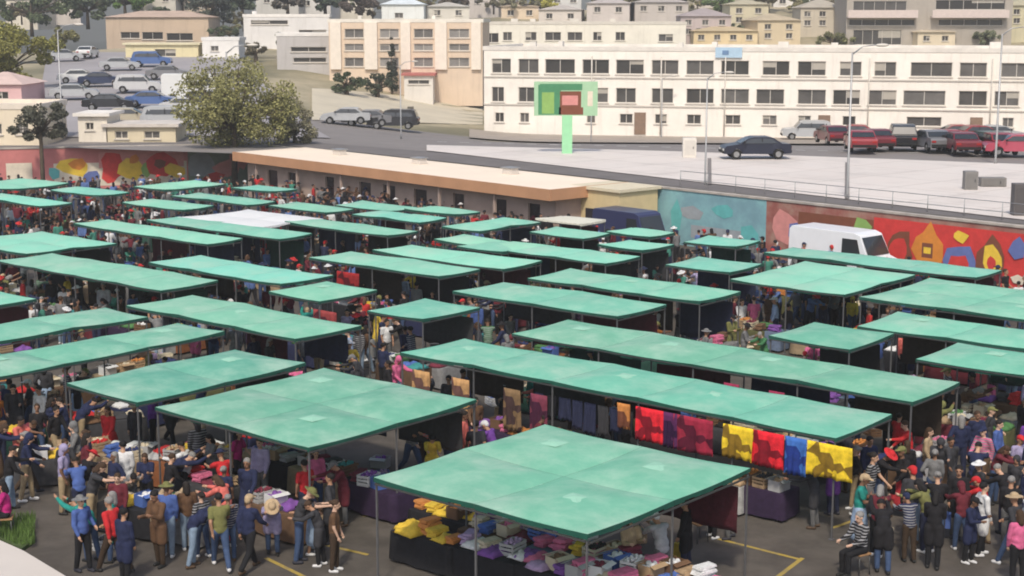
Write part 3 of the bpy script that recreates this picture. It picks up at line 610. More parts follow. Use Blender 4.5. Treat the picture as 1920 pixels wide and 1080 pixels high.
for (px, py, rz, c, lab, k) in [
 (1415, 303, 183, 'dark navy', 'near black navy car standing alone on the road in front of the car park', sedan),
 (1512, 266, 176, 'silver', 'silver blue car at the left end of the parked rows', suv),
 (1560, 274, 95, 'maroon', 'maroon car nose out right of the silver blue car', sedan),
 (1600, 268, 170, 'dark red', 'dark red car behind the lamp post in the car park', sedan),
 (1568, 250, 5, 'pink red', 'pinkish red car in the back row beneath the left windows', sedan),
 (1655, 262, 178, 'white', 'white car in the middle of the parked rows', sedan),
 (1640, 285, 92, 'maroon', 'maroon car end on in the front row beside the white car', sedan),
 (1690, 284, 80, 'black', 'black car end on in the front row', suv), (1725, 262, 4, 'beige', 'beige car in the back row right of the white one', sedan),
 (1745, 287, 96, 'grey', 'grey car end on in the front row beside the black one', sedan), (1790, 268, 178, 'dark red', 'dark red car in the back row on the right', sedan),
 (1800, 292, 88, 'maroon', 'maroon car end on in the front row on the right', sedan), (1850, 290, 100, 'dark green', 'dark green car end on near the right edge', sedan),
 (1700, 250, 3, 'maroon', 'maroon car in the back row behind the black one', sedan), (1835, 272, 4, 'dark red', 'dark red car in the back row left of the last silver car', sedan), (1770, 286, 90, 'dark red', 'dark red car end on between the grey and maroon ones', sedan), (1612, 288, 85, 'dark red', 'dark red car end on at the left of the front row', sedan),
 *[(x_, 257+i_*.9, 2, c_, '%s car, %s in the hindmost line of the car park' % (c_, n_), sedan) for i_, (x_, c_, n_) in enumerate([(1618, 'maroon', 'leftmost'), (1672, 'dark red', 'second'), (1742, 'maroon', 'third'), (1808, 'dark red', 'fourth'), (1872, 'maroon', 'rightmost')])],
 (1868, 294, 92, 'dark red', 'dark red car end on, squeezed in by the dark green one', sedan),
 (1870, 270, 0, 'silver', 'silver car in the back row near the right edge', sedan), (1905, 298, 175, 'pink red', 'pinkish red car in the front row at the right edge', sedan)]:
    put_car(px, py, radians(rz), CC and c, lab, k, g1)
LC = [(365, 194, 8, 'white', 'white car with dark glass left of the big olive tree', van), (350, 218, 5, 'pale grey', 'pale grey car just below the white one by the olive tree', sedan), (395, 212, 3, 'black', 'black car half under the olive tree', suv), (190, 166, 12, 'navy', 'navy car parked midway up the left street', sedan),
      (150, 160, 14, 'white', 'small white car behind the navy one on the left street', sedan), (315, 152, 6, 'grey', 'dark grey car near the foot of the yellow garage', sedan), (225, 135, 10, 'silver', 'silver car high on the left street', sedan), (285, 128, 5, 'blue', 'blue car high on the left street below the tan house', suv),
      (205, 212, 8, 'black', 'black car low on the left street above the cream shed', sedan), (260, 178, 6, 'pale grey', 'pale grey car in the middle of the left street', suv), (140, 190, 10, 'silver', 'silver car beside the spreading dark tree', sedan), (690, 240, 178, 'grey', 'grey car on the road right of the olive tree', sedan),
      (738, 246, 178, 'black', 'black car on the road beneath the tall narrow tree', suv), (650, 236, 178, 'silver', 'silver car on the road nearest the olive tree', sedan), (870, 172, 175, 'maroon', 'maroon car by the low garage row', sedan), (120, 118, 20, 'silver', 'silver car at the top of the left street', sedan), (165, 112, 90, 'white', 'white car parked at the top bend of the street', sedan), (240, 240, 6, 'beige', 'beige car behind the flower mural wall', sedan), (320, 245, 4, 'silver', 'silver car behind the flower mural wall', suv), (285, 205, 4, 'blue', 'blue car at the centre of the left street', sedan)]
for (px, py, rz, c, lab, k) in LC: put_car(px, py, radians(rz), c, lab, k, g2)
# white van in the market by the mural wall
vp = wv(_ucol(1585, 1.5)+1.9, -2.6, 0)
vo = copy_tree(van, 'large white van parked in front of the brick red mural wall', None, vp, ANG_W); vo['category'] = 'van'; vo.scale = (.9, .92, .95)
if 'group' in vo: del vo['group']
for ch in vo.children:
    if ch.get('painted'): rgb(ch, (.8, .82, .85))
vp = at(1185, 481, 0)
vo = copy_tree(van, 'dark navy delivery van parked in front of the yellow kiosk', None, vp, ANG_W)
vo.scale = (.72, .9, .97); vo['category'] = 'van'
if 'group' in vo: del vo['group']
for ch in vo.children:
    if ch.get('painted'): rgb(ch, (.035, .04, .10))
# ================================================================ lamp posts and the green sign
lp = thing('lamp_post', 'x', 'lamp post')
mm = MB(); mm.tube([(0, 0, 0), (0, 0, .5), (0, 0, 7.6)], [.11, .07, .045], 8); mm.build('pole', alu, lp)
mm = MB(); mm.tube([(0, 0, 7.5), (.5, 0, 7.9), (1.3, 0, 8.0)], [.04, .035, .03], 6); mm.build('arm', alu, lp)
mm = MB(); mm.ell((1.5, 0, 7.97), (.34, .13, .09)); mm.build('lamp_head', frame_m, lp)
first = True
for (px, py, sc, lab) in [(1322, 352, .8, 'grey lamp post on the pale apron left of the dark navy car'), (1588, 378, 1, 'tall lamp post standing above the white van'), (1866, 312, 1.1, 'tall lamp post in front of the right part of the parked cars'), (1240, 262, .75, 'short lamp post right of the green sign'), (752, 262, .8, 'lamp post at the roadside left of the green sign'),
                          (432, 300, 1.3, 'lamp post rising through the olive street tree'), (118, 262, 1.1, 'lamp post beside the spreading dark tree'), (1108, 270, .7, 'thin lamp post just behind the green sign'), (1690, 262, .6, 'lamp post among the parked cars')]:
    p = at(432, 345, 0) if px == 432 else ground(px, py); o = lp if first else copy_tree(lp); first = False; tag(o, lab, group='lamp posts along the road'); o.location = p; o.scale = (sc, sc, sc)
p = ground(1063, 292); pm = 1/((292-35)/(CZ-3))
t = thing('sign_board', 'large green sign with red and brown patches on a pale green pole', 'sign', p)
hw = 60*pm; z0 = (292-216)*pm; z1 = (292-152)*pm
mm = MB(); mm.box((0, 0, z0/2), (.85*.5+.28, .4, z0)); rgb(mm.build('pole', objp, t), (.32, .66, .38))
mm = MB(); mm.box((-.1, 0, (z0+z1)/2), (2*hw, .35, z1-z0)); rgb(mm.build('panel', objp, t), (.36, .56, .36))
mm = MB(); y = -.18
def rq(a, b, c, d, k, dy): mm.quad([(a*pm, y-dy, (292-d)*pm), (c*pm, y-dy, (292-d)*pm), (c*pm, y-dy, (292-b)*pm), (a*pm, y-dy, (292-b)*pm)], mk.index(k))
mur['dgr'] = mat('sign dark green', (.07, .24, .12), .7, .1); mk = list(mur)
rq(-55, 158, -12, 214, 'dgr', .003); rq(-48, 172, -25, 212, 'grn', .006); rq(-14, 170, 26, 200, 'brn', .009); rq(-10, 178, 20, 196, 'pnk', .012); rq(-52, 156, 28, 168, 'dgr', .007); rq(-16, 200, 30, 214, 'brn', .003); rq(38, 170, 48, 198, 'wht', .005)
mm.build('sign_face', [mur[k] for k in mk], t)
# bollards / small kiosk post on apron
def block(px, py, w_, h, lab, c, name='utility_cabinet', cat='cabinet'):
    p = ground(px, py); t = thing(name, lab, cat, p+Vector((0, 0, .17))); mm = MB(); mm.box((0, 0, h/2), (w_, .6, h)); rgb(mm.build('housing', objp, t, bevel=.03), c); mm = MB(); mm.box((0, -.31, h/2), (w_*.8, .03, h*.75)); rgb(mm.build('door', objp, t), tuple(v*.85 for v in c)); mm = MB(); mm.box((w_*.25, -.34, h*.5), (.05, .03, .15)); mm.build('handle', steel, t)
block(1292, 300, .9, 1.3, 'pale cabinet on the apron left of the navy car', (.7, .66, .6))
block(1818, 362, .7, 1.0, 'small grey cabinet on the pale apron at the right', (.22, .21, .2)); block(1860, 356, 1.4, .5, 'low dark grey box next to the small cabinet on the apron', (.2, .19, .18)); block(1912, 410, .8, 1.5, 'dark grey cabinet at the right edge above the mural', (.12, .11, .11))
block(770, 222, .6, 1.0, 'small dark cabinet on the pale bank below the peach block', (.1, .09, .07))
# ================================================================ trees
def leaf_mat(name, c): return mat(name, c, .75, .35, 1.2, trans=.18)
def tree(name, label, loc, h, crown, cz, cc, n=2600, leaf=.28, cat='tree', seed=0, clumps=26, trunk=.25, shape='round', lean=0, group=None):
    rnd = random.Random(seed+77); t = thing(name, label, cat, loc, 0, group); mm = MB(); rx, ry, rz_ = crown
    base = max(.6, cz-rz_*.55)
    mm.tube([(0, 0, -.6), (lean*.3, 0, base*.6), (lean*.7, 0, base), (lean, 0, cz+rz_*.3)], [trunk*1.3, trunk, trunk*.8, trunk*.2], 8)
    cl = []
    for k in range(clumps):
        while True:
            v = Vector((rnd.uniform(-1, 1), rnd.uniform(-1, 1), rnd.uniform(-1, 1)))
            if .25 < v.length < 1: break
        if shape == 'cone': 
            zz = rnd.uniform(-1, 1); w_ = (1-zz)/2*.9+.12; a = rnd.uniform(0, 6.28); v = Vector((cos(a)*w_*.7, sin(a)*w_*.7, zz))
        c = Vector((lean+v.x*rx, v.y*ry, cz+v.z*rz_)); r = rnd.uniform(.2, .38)*min(rx, rz_)*1.15
        if shape == 'cone': r = .35*rx*(1.1-v.z*.5)
        cl.append((c, r))
        if shape != 'cone': mm.tube([(lean*.7, 0, base), ((c.x+lean)*.5, c.y*.5, (base+c.z)*.5+.2), tuple(c)], [trunk*.45, trunk*.25, .03], 5)
    mm.build('trunk', bark, t)
    lf = MB()
    for k in range(n):
        c, r = rnd.choice(cl); v = Vector((rnd.gauss(0, 1), rnd.gauss(0, 1), rnd.gauss(0, 1))).normalized()*r*rnd.uniform(.55, 1.12)
        p = c+Vector((v.x, v.y, v.z*.75)); a = Vector((rnd.gauss(0, 1), rnd.gauss(0, 1), rnd.gauss(0, 1))).normalized(); b = a.orthogonal().normalized(); s_ = leaf*rnd.uniform(.5, 1.2)
        lf.quad([p-a*s_*.5, p+b*s_*.32, p+a*s_*.5, p-b*s_*.32], rnd.choice((0, 0, 1, 2)))
    lf.build('crown', [leaf_mat(name+str(seed)+'a', cc), leaf_mat(name+str(seed)+'b', tuple(v*.62 for v in cc)), leaf_mat(name+str(seed)+'c', tuple(min(1, v*1.45) for v in cc))], t); return t
def tree_px(name, label, px, ybase, wpx, ytop, ycb, cc, base=None, **k):
    p = base or ground(px, ybase); dist = p.y*cos(PITCH)+(CZ-p.z)*sin(PITCH); pm = dist/F
    top = (ybase-ytop)*pm; cb = (ybase-ycb)*pm; cz = (top+cb)/2; rz_ = (top-cb)/2; rx = wpx/2*pm
    return tree(name, label, p, top, (rx*.85, min(rx, 4)*.85, rz_*.85), cz, cc, **k)
tree_px('street_tree', 'big olive brown spreading tree between the left street and the market hall', 445, 350, 270, 100, 286, (.26, .25, .10), base=at(440, 352, 0), n=15000, leaf=.24, seed=1, clumps=80, trunk=.2, lean=.2)
tree_px('street_tree', 'low olive branches of a smaller tree right of the big olive tree', 552, 272, 120, 185, 276, (.26, .24, .15), n=4200, leaf=.24, seed=2, clumps=26, trunk=.12)
tree_px('street_tree', 'olive green tree at the left edge above the pink house', 15, 170, 240, 45, 165, (.26, .25, .07), n=10000, leaf=.36, seed=3, clumps=34)
tree_px('street_tree', 'thin spreading dark tree beside the plain cream house', 82, 364, 128, 188, 272, (.11, .11, .08), base=at(82, 364, 0), n=3600, leaf=.25, seed=4, clumps=20, trunk=.15)
tree_px('narrow_tree', 'tall narrow dark tree in front of the peach apartment block', 735, 178, 30, 62, 176, (.075, .085, .065), n=2600, leaf=.22, seed=5, clumps=30, shape='cone', trunk=.14)
tree_px('bush', 'dark green rounded bush left of the tall narrow tree', 650, 180, 76, 134, 178, (.075, .10, .05), n=2400, leaf=.24, seed=6, clumps=20, cat='bush')
tree_px('bush', 'dark bush at the foot of the tall narrow tree', 708, 184, 84, 128, 182, (.06, .075, .045), n=2600, leaf=.24, seed=7, clumps=22, cat='bush')
tree_px('garden_tree', 'small green tree beside the pale flat roofed building', 535, 110, 58, 58, 98, (.13, .14, .06), n=1500, leaf=.3, seed=8, clumps=14)
tree_px('garden_tree', 'brown olive shrub tree below the pale flat roofed building', 480, 116, 60, 76, 112, (.15, .13, .08), n=1300, leaf=.3, seed=9, clumps=12)
bt = [(60, 62, 190, -22, 48, (.075, .095, .045), 'wide dark tree on the left skyline'), (165, 48, 120, -25, 40, (.07, .09, .05), 'dark green tree on the skyline left of the tan house'), (235, 32, 110, -30, 24, (.12, .20, .045), 'bright green tree on the skyline above the tan house'), (400, 66, 100, -28, 56, (.055, .065, .05), 'very dark tree right of the tan house'),
      (455, 40, 70, -25, 30, (.07, .09, .055), 'dark skyline tree above the white garage'), (540, 40, 80, -22, 20, (.08, .07, .055), 'brownish tree behind the pale flat roofs'), (610, 30, 90, -26, 22, (.055, .075, .05), 'dark skyline tree left of the peach block top'), (675, 42, 80, -20, 30, (.075, .06, .05), 'dark brown tree left of the bright white house'),
      (850, 34, 70, -18, 20, (.09, .07, .05), 'dark tree right of the bright white house'), (970, 34, 90, -16, 26, (.20, .19, .12), 'dusty olive tree on the skyline left of the yellow green one'), (1015, 32, 80, -16, 26, (.30, .28, .06), 'yellow green tree above the row of dark windows'), (1350, 36, 70, -12, 22, (.10, .14, .05), 'green tree behind the hillside houses'),
      (1560, 92, 90, 62, 88, (.13, .13, .06), 'olive bush beside the large balcony house'), (1540, 34, 60, -10, 26, (.12, .10, .06), 'brown tree left of the large balcony house'), (1905, 40, 50, -10, 30, (.16, .15, .08), 'olive tree at the upper right edge'), (1130, 24, 50, -14, 14, (.14, .13, .07), 'small tree on the skyline above the cream building'),
      (1440, 24, 80, -22, 12, (.20, .18, .10), 'pale olive tree at the top behind the yellow house'), (1260, 20, 80, -24, 12, (.16, .16, .08), 'grey olive tree at the top behind the grey house'), (1850, 88, 60, 58, 82, (.14, .15, .09), 'grey green bush right of the small peach house'), (345, 20, 90, -28, 10, (.08, .10, .05), 'dark green tree at the top behind the small pale house'), (120, 92, 60, 52, 86, (.16, .15, .06), 'olive bush at the head of the left street')]
for k, (x, yb, wd, yt, yc, c, lab) in enumerate(bt): tree_px('hillside_tree', lab, x, yb, wd, yt, yc, tuple(v*1.55+.01 for v in c), n=2600, leaf=.6, seed=20+k, clumps=24, group='trees on the hillside')
rr = random.Random(3)
SHL = set()
for k in range(34):
    x = rr.uniform(0, 1920); yb = rr.uniform(14, 84)
    if 560 < x < 1900 and yb > 40 and not 1290 < x < 1590: yb = rr.uniform(8, 34)
    hd = min(hs+[(200, 392, 32, 84, 0, 'tan house with a dark strip of windows', 0), (458, 618, 32, 92, 0, 'pale flat roofed building', 0), (1585, 1895, 0, 92, 0, 'large balcony house', 0)], key=lambda h: abs((h[0]+h[1])/2-x)+2*abs(h[3]-yb))
    where = 'left' if x < (hd[0]+hd[1])/2 else 'right'
    for t_ in range(14):
        c = rr.choice([(.09, .11, .05), (.15, .14, .07), (.11, .10, .06), (.07, .09, .05), (.2, .18, .09)])
        nm = {(.09, .11, .05): 'green', (.15, .14, .07): 'olive', (.11, .10, .06): 'brown green', (.07, .09, .05): 'dark green', (.2, .18, .09): 'dusty olive'}[c]
        if (nm, where, hd[5]) not in SHL: break
    SHL.add((nm, where, hd[5]))
    tree_px('hillside_shrub', '%s shrub' % nm, x, yb, rr.uniform(40, 80), yb-rr.uniform(24, 40), yb-4, tuple(v*1.5+.01 for v in c), n=700, leaf=.5, seed=60+k, clumps=12, cat='shrub', group='shrubs on the hillside', trunk=.12)['label'] = ('%s shrub just %s of the %s' % (nm, where, ' '.join(hd[5].split()[:8])))
# distant filler wood: reads as one mass
lf = MB(); rnd = random.Random(5)
for k in range(420):
    x = rnd.uniform(-260, 0) if k % 5 else rnd.uniform(0, 260); y = rnd.uniform(330, 470); z = terrain(x, y); r = rnd.uniform(2, 4.5)
    for j in range(26):
        v = Vector((rnd.gauss(0, 1), rnd.gauss(0, 1), rnd.gauss(0, 1))).normalized()*r*rnd.uniform(.6, 1.1); p = Vector((x, y, z+r*.8))+v
        a = Vector((rnd.gauss(0, 1), rnd.gauss(0, 1), rnd.gauss(0, 1))).normalized(); b = a.orthogonal().normalized(); lf.quad([p-a*1.0, p+b*.7, p+a*1.0, p-b*.7], rnd.choice((0, 1, 2)))
tag(lf.build('far_wood', [leaf_mat('wood a', (.13, .15, .09)), leaf_mat('wood b', (.19, .19, .11)), leaf_mat('wood c', (.10, .11, .075))]), 'dark green scrub and trees covering the far hillside', 'woodland', kind='stuff')
canvas_m = mat('plain canvas', (1, 1, 1), .75, .04, 1, .2, 5, objcol=True, trans=.1)
# ================================================================ canopies
AXM = Matrix(((A.x, D.x), (A.y, D.y)))
def ab(p): return (p[0]*A.x+p[1]*A.y, p[0]*D.x+p[1]*D.y)
def AB(a, d, z=0): return Vector((A.x*a+D.x*d, A.y*a+D.y*d, z))
CH = 2.62; MOD = 3.05
CANOPIES = []
def canopy(Lp, Rp, na, short, label, nd=None, col=None, h=CH, cat='canopy', group='green market canopies'):
    """a frame tent row; Lp, Rp = its left and right corners on the cloth plane"""
    a0, d0 = ab(at(*Lp, h)); a1, d1 = ab(at(*Rp, h)); ld = d1-d0
    rnd = random.Random(len(CANOPIES)*13+5)
    if nd is None: nd = max(1, round(ld/MOD))
    yy = (Lp[1]+Rp[1])/2; wa = (2.85 if yy > 540 else 2.65 if yy > 500 else 2.4 if yy > 455 else 2.0) if na == 1 else na*MOD*(.955 if yy > 600 else .92 if yy > 500 else .74); wd = ld
    wd = max(2.4, wd)
    ca, cd = (a0+a1)/2, (d0+d1)/2
    t = thing('market_canopy', label, cat, AB(ca, cd, 0), ANG_D, group)   # local x along D, local y along A
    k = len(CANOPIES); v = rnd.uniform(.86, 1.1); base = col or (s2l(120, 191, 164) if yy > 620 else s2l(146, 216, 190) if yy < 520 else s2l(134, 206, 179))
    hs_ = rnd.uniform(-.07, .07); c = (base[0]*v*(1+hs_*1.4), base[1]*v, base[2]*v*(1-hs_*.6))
    near = (Lp[1]+Rp[1])/2 > 520
    dx, dy = wd/nd, wa/na; mm = MB(); N = 8 if near else 4
    va = MB(); corner = {(i, j): rnd.uniform(-.05, .05) for i in range(nd+1) for j in range(na+1)}
    for i in range(nd):
        for j in range(na):
            x0, y0 = -wd/2+i*dx, -wa/2+j*dy; idx = {}; pk = rnd.uniform(.10, .2); sg = .035
            for p in range(N+1):
                for q_ in range(N+1):
                    u, v_ = p/N, q_/N; zc = (corner[i, j]*(1-u)*(1-v_)+corner[i+1, j]*u*(1-v_)+corner[i, j+1]*(1-u)*v_+corner[i+1, j+1]*u*v_)
                    e = min(u, 1-u, v_, 1-v_)*2; z = h-.05+zc+pk*(e**.8)-sg*sin(pi*u)*(v_ in (0, 1))-sg*sin(pi*v_)*(u in (0, 1))
                    z += .012*noise.noise(Vector((u*6+i*3.1+k, v_*6+j*2.7, k)))*(1 if 0 < u < 1 and 0 < v_ < 1 else 0)
                    idx[p, q_] = len(mm.v); g_ = .003
                    mm.v.append((x0+dx*u*(1-2*g_/dx)+g_, y0+dy*v_*(1-2*g_/dy)+g_, z))
            for p in range(N):
                for q_ in range(N): mm.f.append((idx[p, q_], idx[p+1, q_], idx[p+1, q_+1], idx[p, q_+1])); mm.m.append(0); mm.sm.append(True)
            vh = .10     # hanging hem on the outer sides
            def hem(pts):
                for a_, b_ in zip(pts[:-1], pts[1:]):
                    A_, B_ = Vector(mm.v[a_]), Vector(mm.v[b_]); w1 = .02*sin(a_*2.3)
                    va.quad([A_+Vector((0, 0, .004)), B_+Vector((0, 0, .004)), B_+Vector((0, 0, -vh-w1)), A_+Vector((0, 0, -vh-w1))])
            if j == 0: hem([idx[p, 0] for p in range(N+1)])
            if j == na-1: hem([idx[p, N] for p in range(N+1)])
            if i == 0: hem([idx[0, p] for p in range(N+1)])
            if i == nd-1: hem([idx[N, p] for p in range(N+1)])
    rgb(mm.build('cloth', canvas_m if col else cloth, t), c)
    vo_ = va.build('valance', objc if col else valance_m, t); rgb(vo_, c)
    # frame rails and poles
    fr = MB(); zz = h-.16
    for j in range(na+1): fr.box((0, -wa/2+j*dy, zz), (wd-.1, .035, .035))
    for i in range(nd+1): fr.box((-wd/2+i*dx, 0, zz-.04), (.035, wa-.1, .035))
    fr.build('frame', steel, t)
    poles = [(i, j) for i in range(nd+1) for j in range(na+1) if i in (0, nd) or j in (0, na)]
    pm = None
    for (i, j) in poles:
        x = -wd/2+i*dx; y = -wa/2+j*dy; x -= .05*(1 if x > 0 else -1)*(i in (0, nd)); y -= .05*(1 if y > 0 else -1)*(j in (0, na))
        if pm is None:
            q_ = MB(); q_.box((0, 0, (h-.1)/2), (.036, .036, h-.12)); q_.box((0, 0, .01), (.12, .12, .02)); pm = q_.mesh('pole', pole_m)
        o = link('pole', pm, t); o.location = (x, y, 0)
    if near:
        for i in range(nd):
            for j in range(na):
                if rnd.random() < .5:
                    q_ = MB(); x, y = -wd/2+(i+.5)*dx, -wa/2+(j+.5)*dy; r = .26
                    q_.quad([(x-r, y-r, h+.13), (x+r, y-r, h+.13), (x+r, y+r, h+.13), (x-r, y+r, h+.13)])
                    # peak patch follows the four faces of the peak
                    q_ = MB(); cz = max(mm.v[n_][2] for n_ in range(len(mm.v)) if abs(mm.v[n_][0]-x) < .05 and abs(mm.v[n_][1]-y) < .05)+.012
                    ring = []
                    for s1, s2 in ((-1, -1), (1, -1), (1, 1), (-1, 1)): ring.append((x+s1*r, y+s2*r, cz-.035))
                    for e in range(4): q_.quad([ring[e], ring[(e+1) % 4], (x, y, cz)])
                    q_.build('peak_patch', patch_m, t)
    CANOPIES.append(dict(t=t, ca=ca, cd=cd, wa=wa, wd=wd, short=short, h=h, na=na, nd=nd, near=near, c=proj(AB(ca, cd, h))))
    return t
C_ = canopy
C_((710, 890), (1400, 880), 2, 'nearest square canopy', 'nearest square green canopy of four sections, lowest in the photo')
C_((305, 755), (882, 750), 2, 'second square canopy', 'square green canopy of four sections, left of the nearest one')
C_((135, 712), (565, 680), 2, 'two section canopy on the left', 'narrow two section green canopy just above the second square canopy')
C_((-40, 668), (345, 632), 3, 'long left edge canopy', 'long green canopy reaching the left edge, second above the square one')
C_((-170, 640), (198, 596), 3, 'upper left edge canopy', 'green canopy at the left edge, just above the longest left one')
C_((760, 655), (1665, 775), 1, 'long canopy with bright quilts', 'longest green canopy, with red and yellow quilts hanging under its near edge')
C_((960, 620), (1800, 712), 1, 'second long canopy', 'second long green canopy, directly above the one with bright quilts')
C_((245, 568), (670, 608), 1, 'three section left canopy', 'long green canopy at centre left, above the narrow two section canopy')
C_((865, 540), (1235, 572), 1, 'centre long canopy', 'long green canopy in the centre, above the left end of the second long canopy')
C_((1005, 515), (1375, 548), 1, 'upper centre long canopy', 'long green canopy in the centre, right and above the centre long canopy')
C_((1395, 515), (1695, 518), 2, 'wide canopy below the van', 'wide green canopy just below the white van canopy row, right of centre')
C_((1640, 548), (2075, 568), 2, 'wide canopy at the right edge', 'wide green canopy running out of the right edge, upper half')
C_((1620, 603), (2010, 632), 1, 'long right edge canopy', 'long narrow green canopy at the right edge, below the wide one')
C_((1728, 663), (2010, 674), 1, 'lowest right edge canopy', 'lowest green canopy at the right edge, above the end of the second long canopy')
C_((1460, 621), (1660, 628), 1, 'single canopy right of centre', 'single small green canopy left of the long right edge canopy')
C_((1440, 470), (1872, 504), 1, 'canopy under the white van', 'long green canopy directly in front of the white van')
C_((705, 574), (885, 576), 1, 'single canopy in the middle', 'single small green canopy left of the centre long canopy')
C_((520, 541), (692, 543), 1, 'small canopy left of centre', 'single small green canopy above the right end of the three section left canopy')
C_((10, 482), (392, 526), 1, 'pale striped left canopy', 'long green canopy with a faded pale patch, left side, upper middle')
C_((300, 487), (605, 518), 1, 'left middle canopy', 'green canopy right of the faded one, above the small single canopy')
C_((-60, 447), (192, 456), 2, 'wide left edge canopy', 'wide green canopy at the left edge above the faded one')
C_((-150, 552), (48, 560), 1, 'small left edge canopy', 'small green canopy peeking in at the left edge')
C_((147, 417), (446, 447), 1, 'upper left long canopy', 'long green canopy in the upper left, in front of the white one', h=2.6)
C_((300, 408), (560, 440), 1, 'green canopy before the white one', 'green canopy just below and left of the white one')
C_((590, 478), (890, 503), 1, 'red stall canopy', 'long green canopy beside the dark red stall goods, centre left')
C_((715, 465), (1000, 491), 1, 'canopy behind the red stall', 'long green canopy overlapping the one beside the red stall goods')
C_((560, 411), (758, 434), 1, 'canopy right of the white one', 'green canopy right of the white canopy, below the hall')
C_((985, 461), (1168, 484), 1, 'canopy above the centre', 'green canopy above the upper centre long canopy')
C_((835, 444), (1022, 463), 1, 'canopy in the upper centre', 'thin green canopy in the upper centre, below the wide one')
C_((1245, 493), (1432, 493), 1.0 and 1, 'canopy left of the wide one', 'green canopy left of the wide canopy below the van')
C_((1275, 451), (1432, 450), 1, 'canopy below the teal wall', 'green canopy directly in front of the teal wall')
C_((1140, 456), (1245, 457), 1, 'small canopy near the teal wall', 'small green canopy left of the one before the teal wall')
C_((1128, 434), (1272, 432), 1, 'canopy below the navy vehicle', 'green canopy directly in front of the dark navy vehicle')
C_((1005, 430), (1132, 437), 1, 'small canopy near the kiosk', 'green canopy left of the navy vehicle, in front of the cream one')
C_((830, 424), (1012, 412), 2, 'wide canopy below the hall', 'wide green canopy in front of the right half of the hall')
C_((775, 388), (884, 396), 1, 'small canopy by the hall door', 'small green canopy close under the middle of the hall')
C_((670, 398), (828, 408), 1, 'canopy below the hall middle', 'green canopy in front of the hall, left of its middle')
C_((640, 380), (772, 388), 1, 'canopy by the hall wall', 'green canopy touching the dark front of the hall, left part')
C_((512, 382), (655, 390), 1, 'canopy at the hall left end', 'green canopy in front of the left end of the hall')
C_((345, 362), (492, 378), 1, 'far left middle canopy', 'far green canopy below the grey green painted wall')
C_((245, 348), (428, 342), 2, 'far canopy before the flower wall', 'far green canopy right in front of the flower wall')
C_((105, 353), (232, 361), 1, 'far canopy below the flower wall', 'thin far green canopy below the left flowers of the wall')
C_((-60, 342), (112, 344), 2, 'far left edge canopy', 'farthest green canopy at the left edge')
C_((-60, 366), (138, 377), 1, 'second far left canopy', 'second farthest green canopy at the left edge')
C_((238, 376), (392, 386), 1, 'far canopy below the first far row', 'far green canopy above the white one, left side')
C_((430, 350), (560, 352), 1, 'greyish far canopy', 'far green canopy at the left end of the hall roof')
C_((880, 455), (985, 462), 1, 'tiny centre canopy', 'tiny green canopy in the upper centre, behind the canopy row')
C_((370, 402), (572, 412), 2, 'white canopy', 'bright white canopy among the green ones, upper left', col=(.90, .90, .90), group=None)
C_((1005, 408), (1135, 410), 1, 'cream white canopy', 'cream white canopy below the right end of the hall', col=(.80, .78, .66), group=None)
def uvw(p): return (Vector((p.x, p.y, 0))-wv(0, 0)).dot(AW) if (Vector((p.x, p.y, 0))-Vector((WP.x, WP.y, 0))).dot(DW) > UB else (Vector((p.x, p.y, 0))-WB).dot(Vector((-DL.y, DL.x, 0)))
# ================================================================ people
def rot(v, a): return Vector((v.x, v.y*cos(a)-v.z*sin(a), v.y*sin(a)+v.z*cos(a)))
def limb(a): a = radians(a); return Vector((0, sin(a), -cos(a)))
POSES = {  # torso lean, head tilt, left arm (shoulder, elbow, out), right arm, left leg (hip, knee), right leg
 'stand': (2, 5, (6, 14, 7), (2, 18, 8), (3, 3), (-3, 2)), 'walk': (5, 4, (-24, 22, 6), (26, 30, 6), (26, 6), (-16, 26)),
 'stride': (6, 0, (22, 26, 7), (-20, 16, 7), (-20, 22), (22, 8)), 'browse': (20, 28, (48, 34, 6), (62, 16, 4), (4, 6), (-4, 4)),
 'bend': (62, 20, (70, 12, 6), (52, 22, 4), (8, 12), (-6, 8)), 'hold': (3, 18, (22, 92, 2), (18, 84, 2), (2, 2), (-3, 4)),
 'reach': (9, 12, (58, 26, 6), (14, 34, 8), (10, 6), (-8, 4)), 'sit': (4, 8, (26, 52, 6), (30, 48, 6), (84, 84), (80, 82)), 'hip': (-2, -4, (-18, 74, 26), (4, 20, 8), (6, 2), (-6, 6))}
def remesh(mb, name, mats, voxel, smooth=3, paint=None):
    me = mb.mesh('tmp', mats if isinstance(mats, (list, tuple)) else [mats]); o = bpy.data.objects.new('tmp', me); COL.objects.link(o)
    r = o.modifiers.new('r', 'REMESH'); r.mode = 'VOXEL'; r.voxel_size = voxel; r.use_smooth_shade = True
    s_ = o.modifiers.new('s', 'SMOOTH'); s_.factor = .5; s_.iterations = smooth
    dg = bpy.context.evaluated_depsgraph_get(); dg.update(); out = bpy.data.meshes.new_from_object(o.evaluated_get(dg)); out.name = name
    bpy.data.objects.remove(o); bpy.data.meshes.remove(me)
    out.materials.clear()
    for m_ in (mats if isinstance(mats, (list, tuple)) else [mats]): out.materials.append(m_)
    for p in out.polygons: p.use_smooth = True; p.material_index = paint(p.center) if paint else 0
    return out
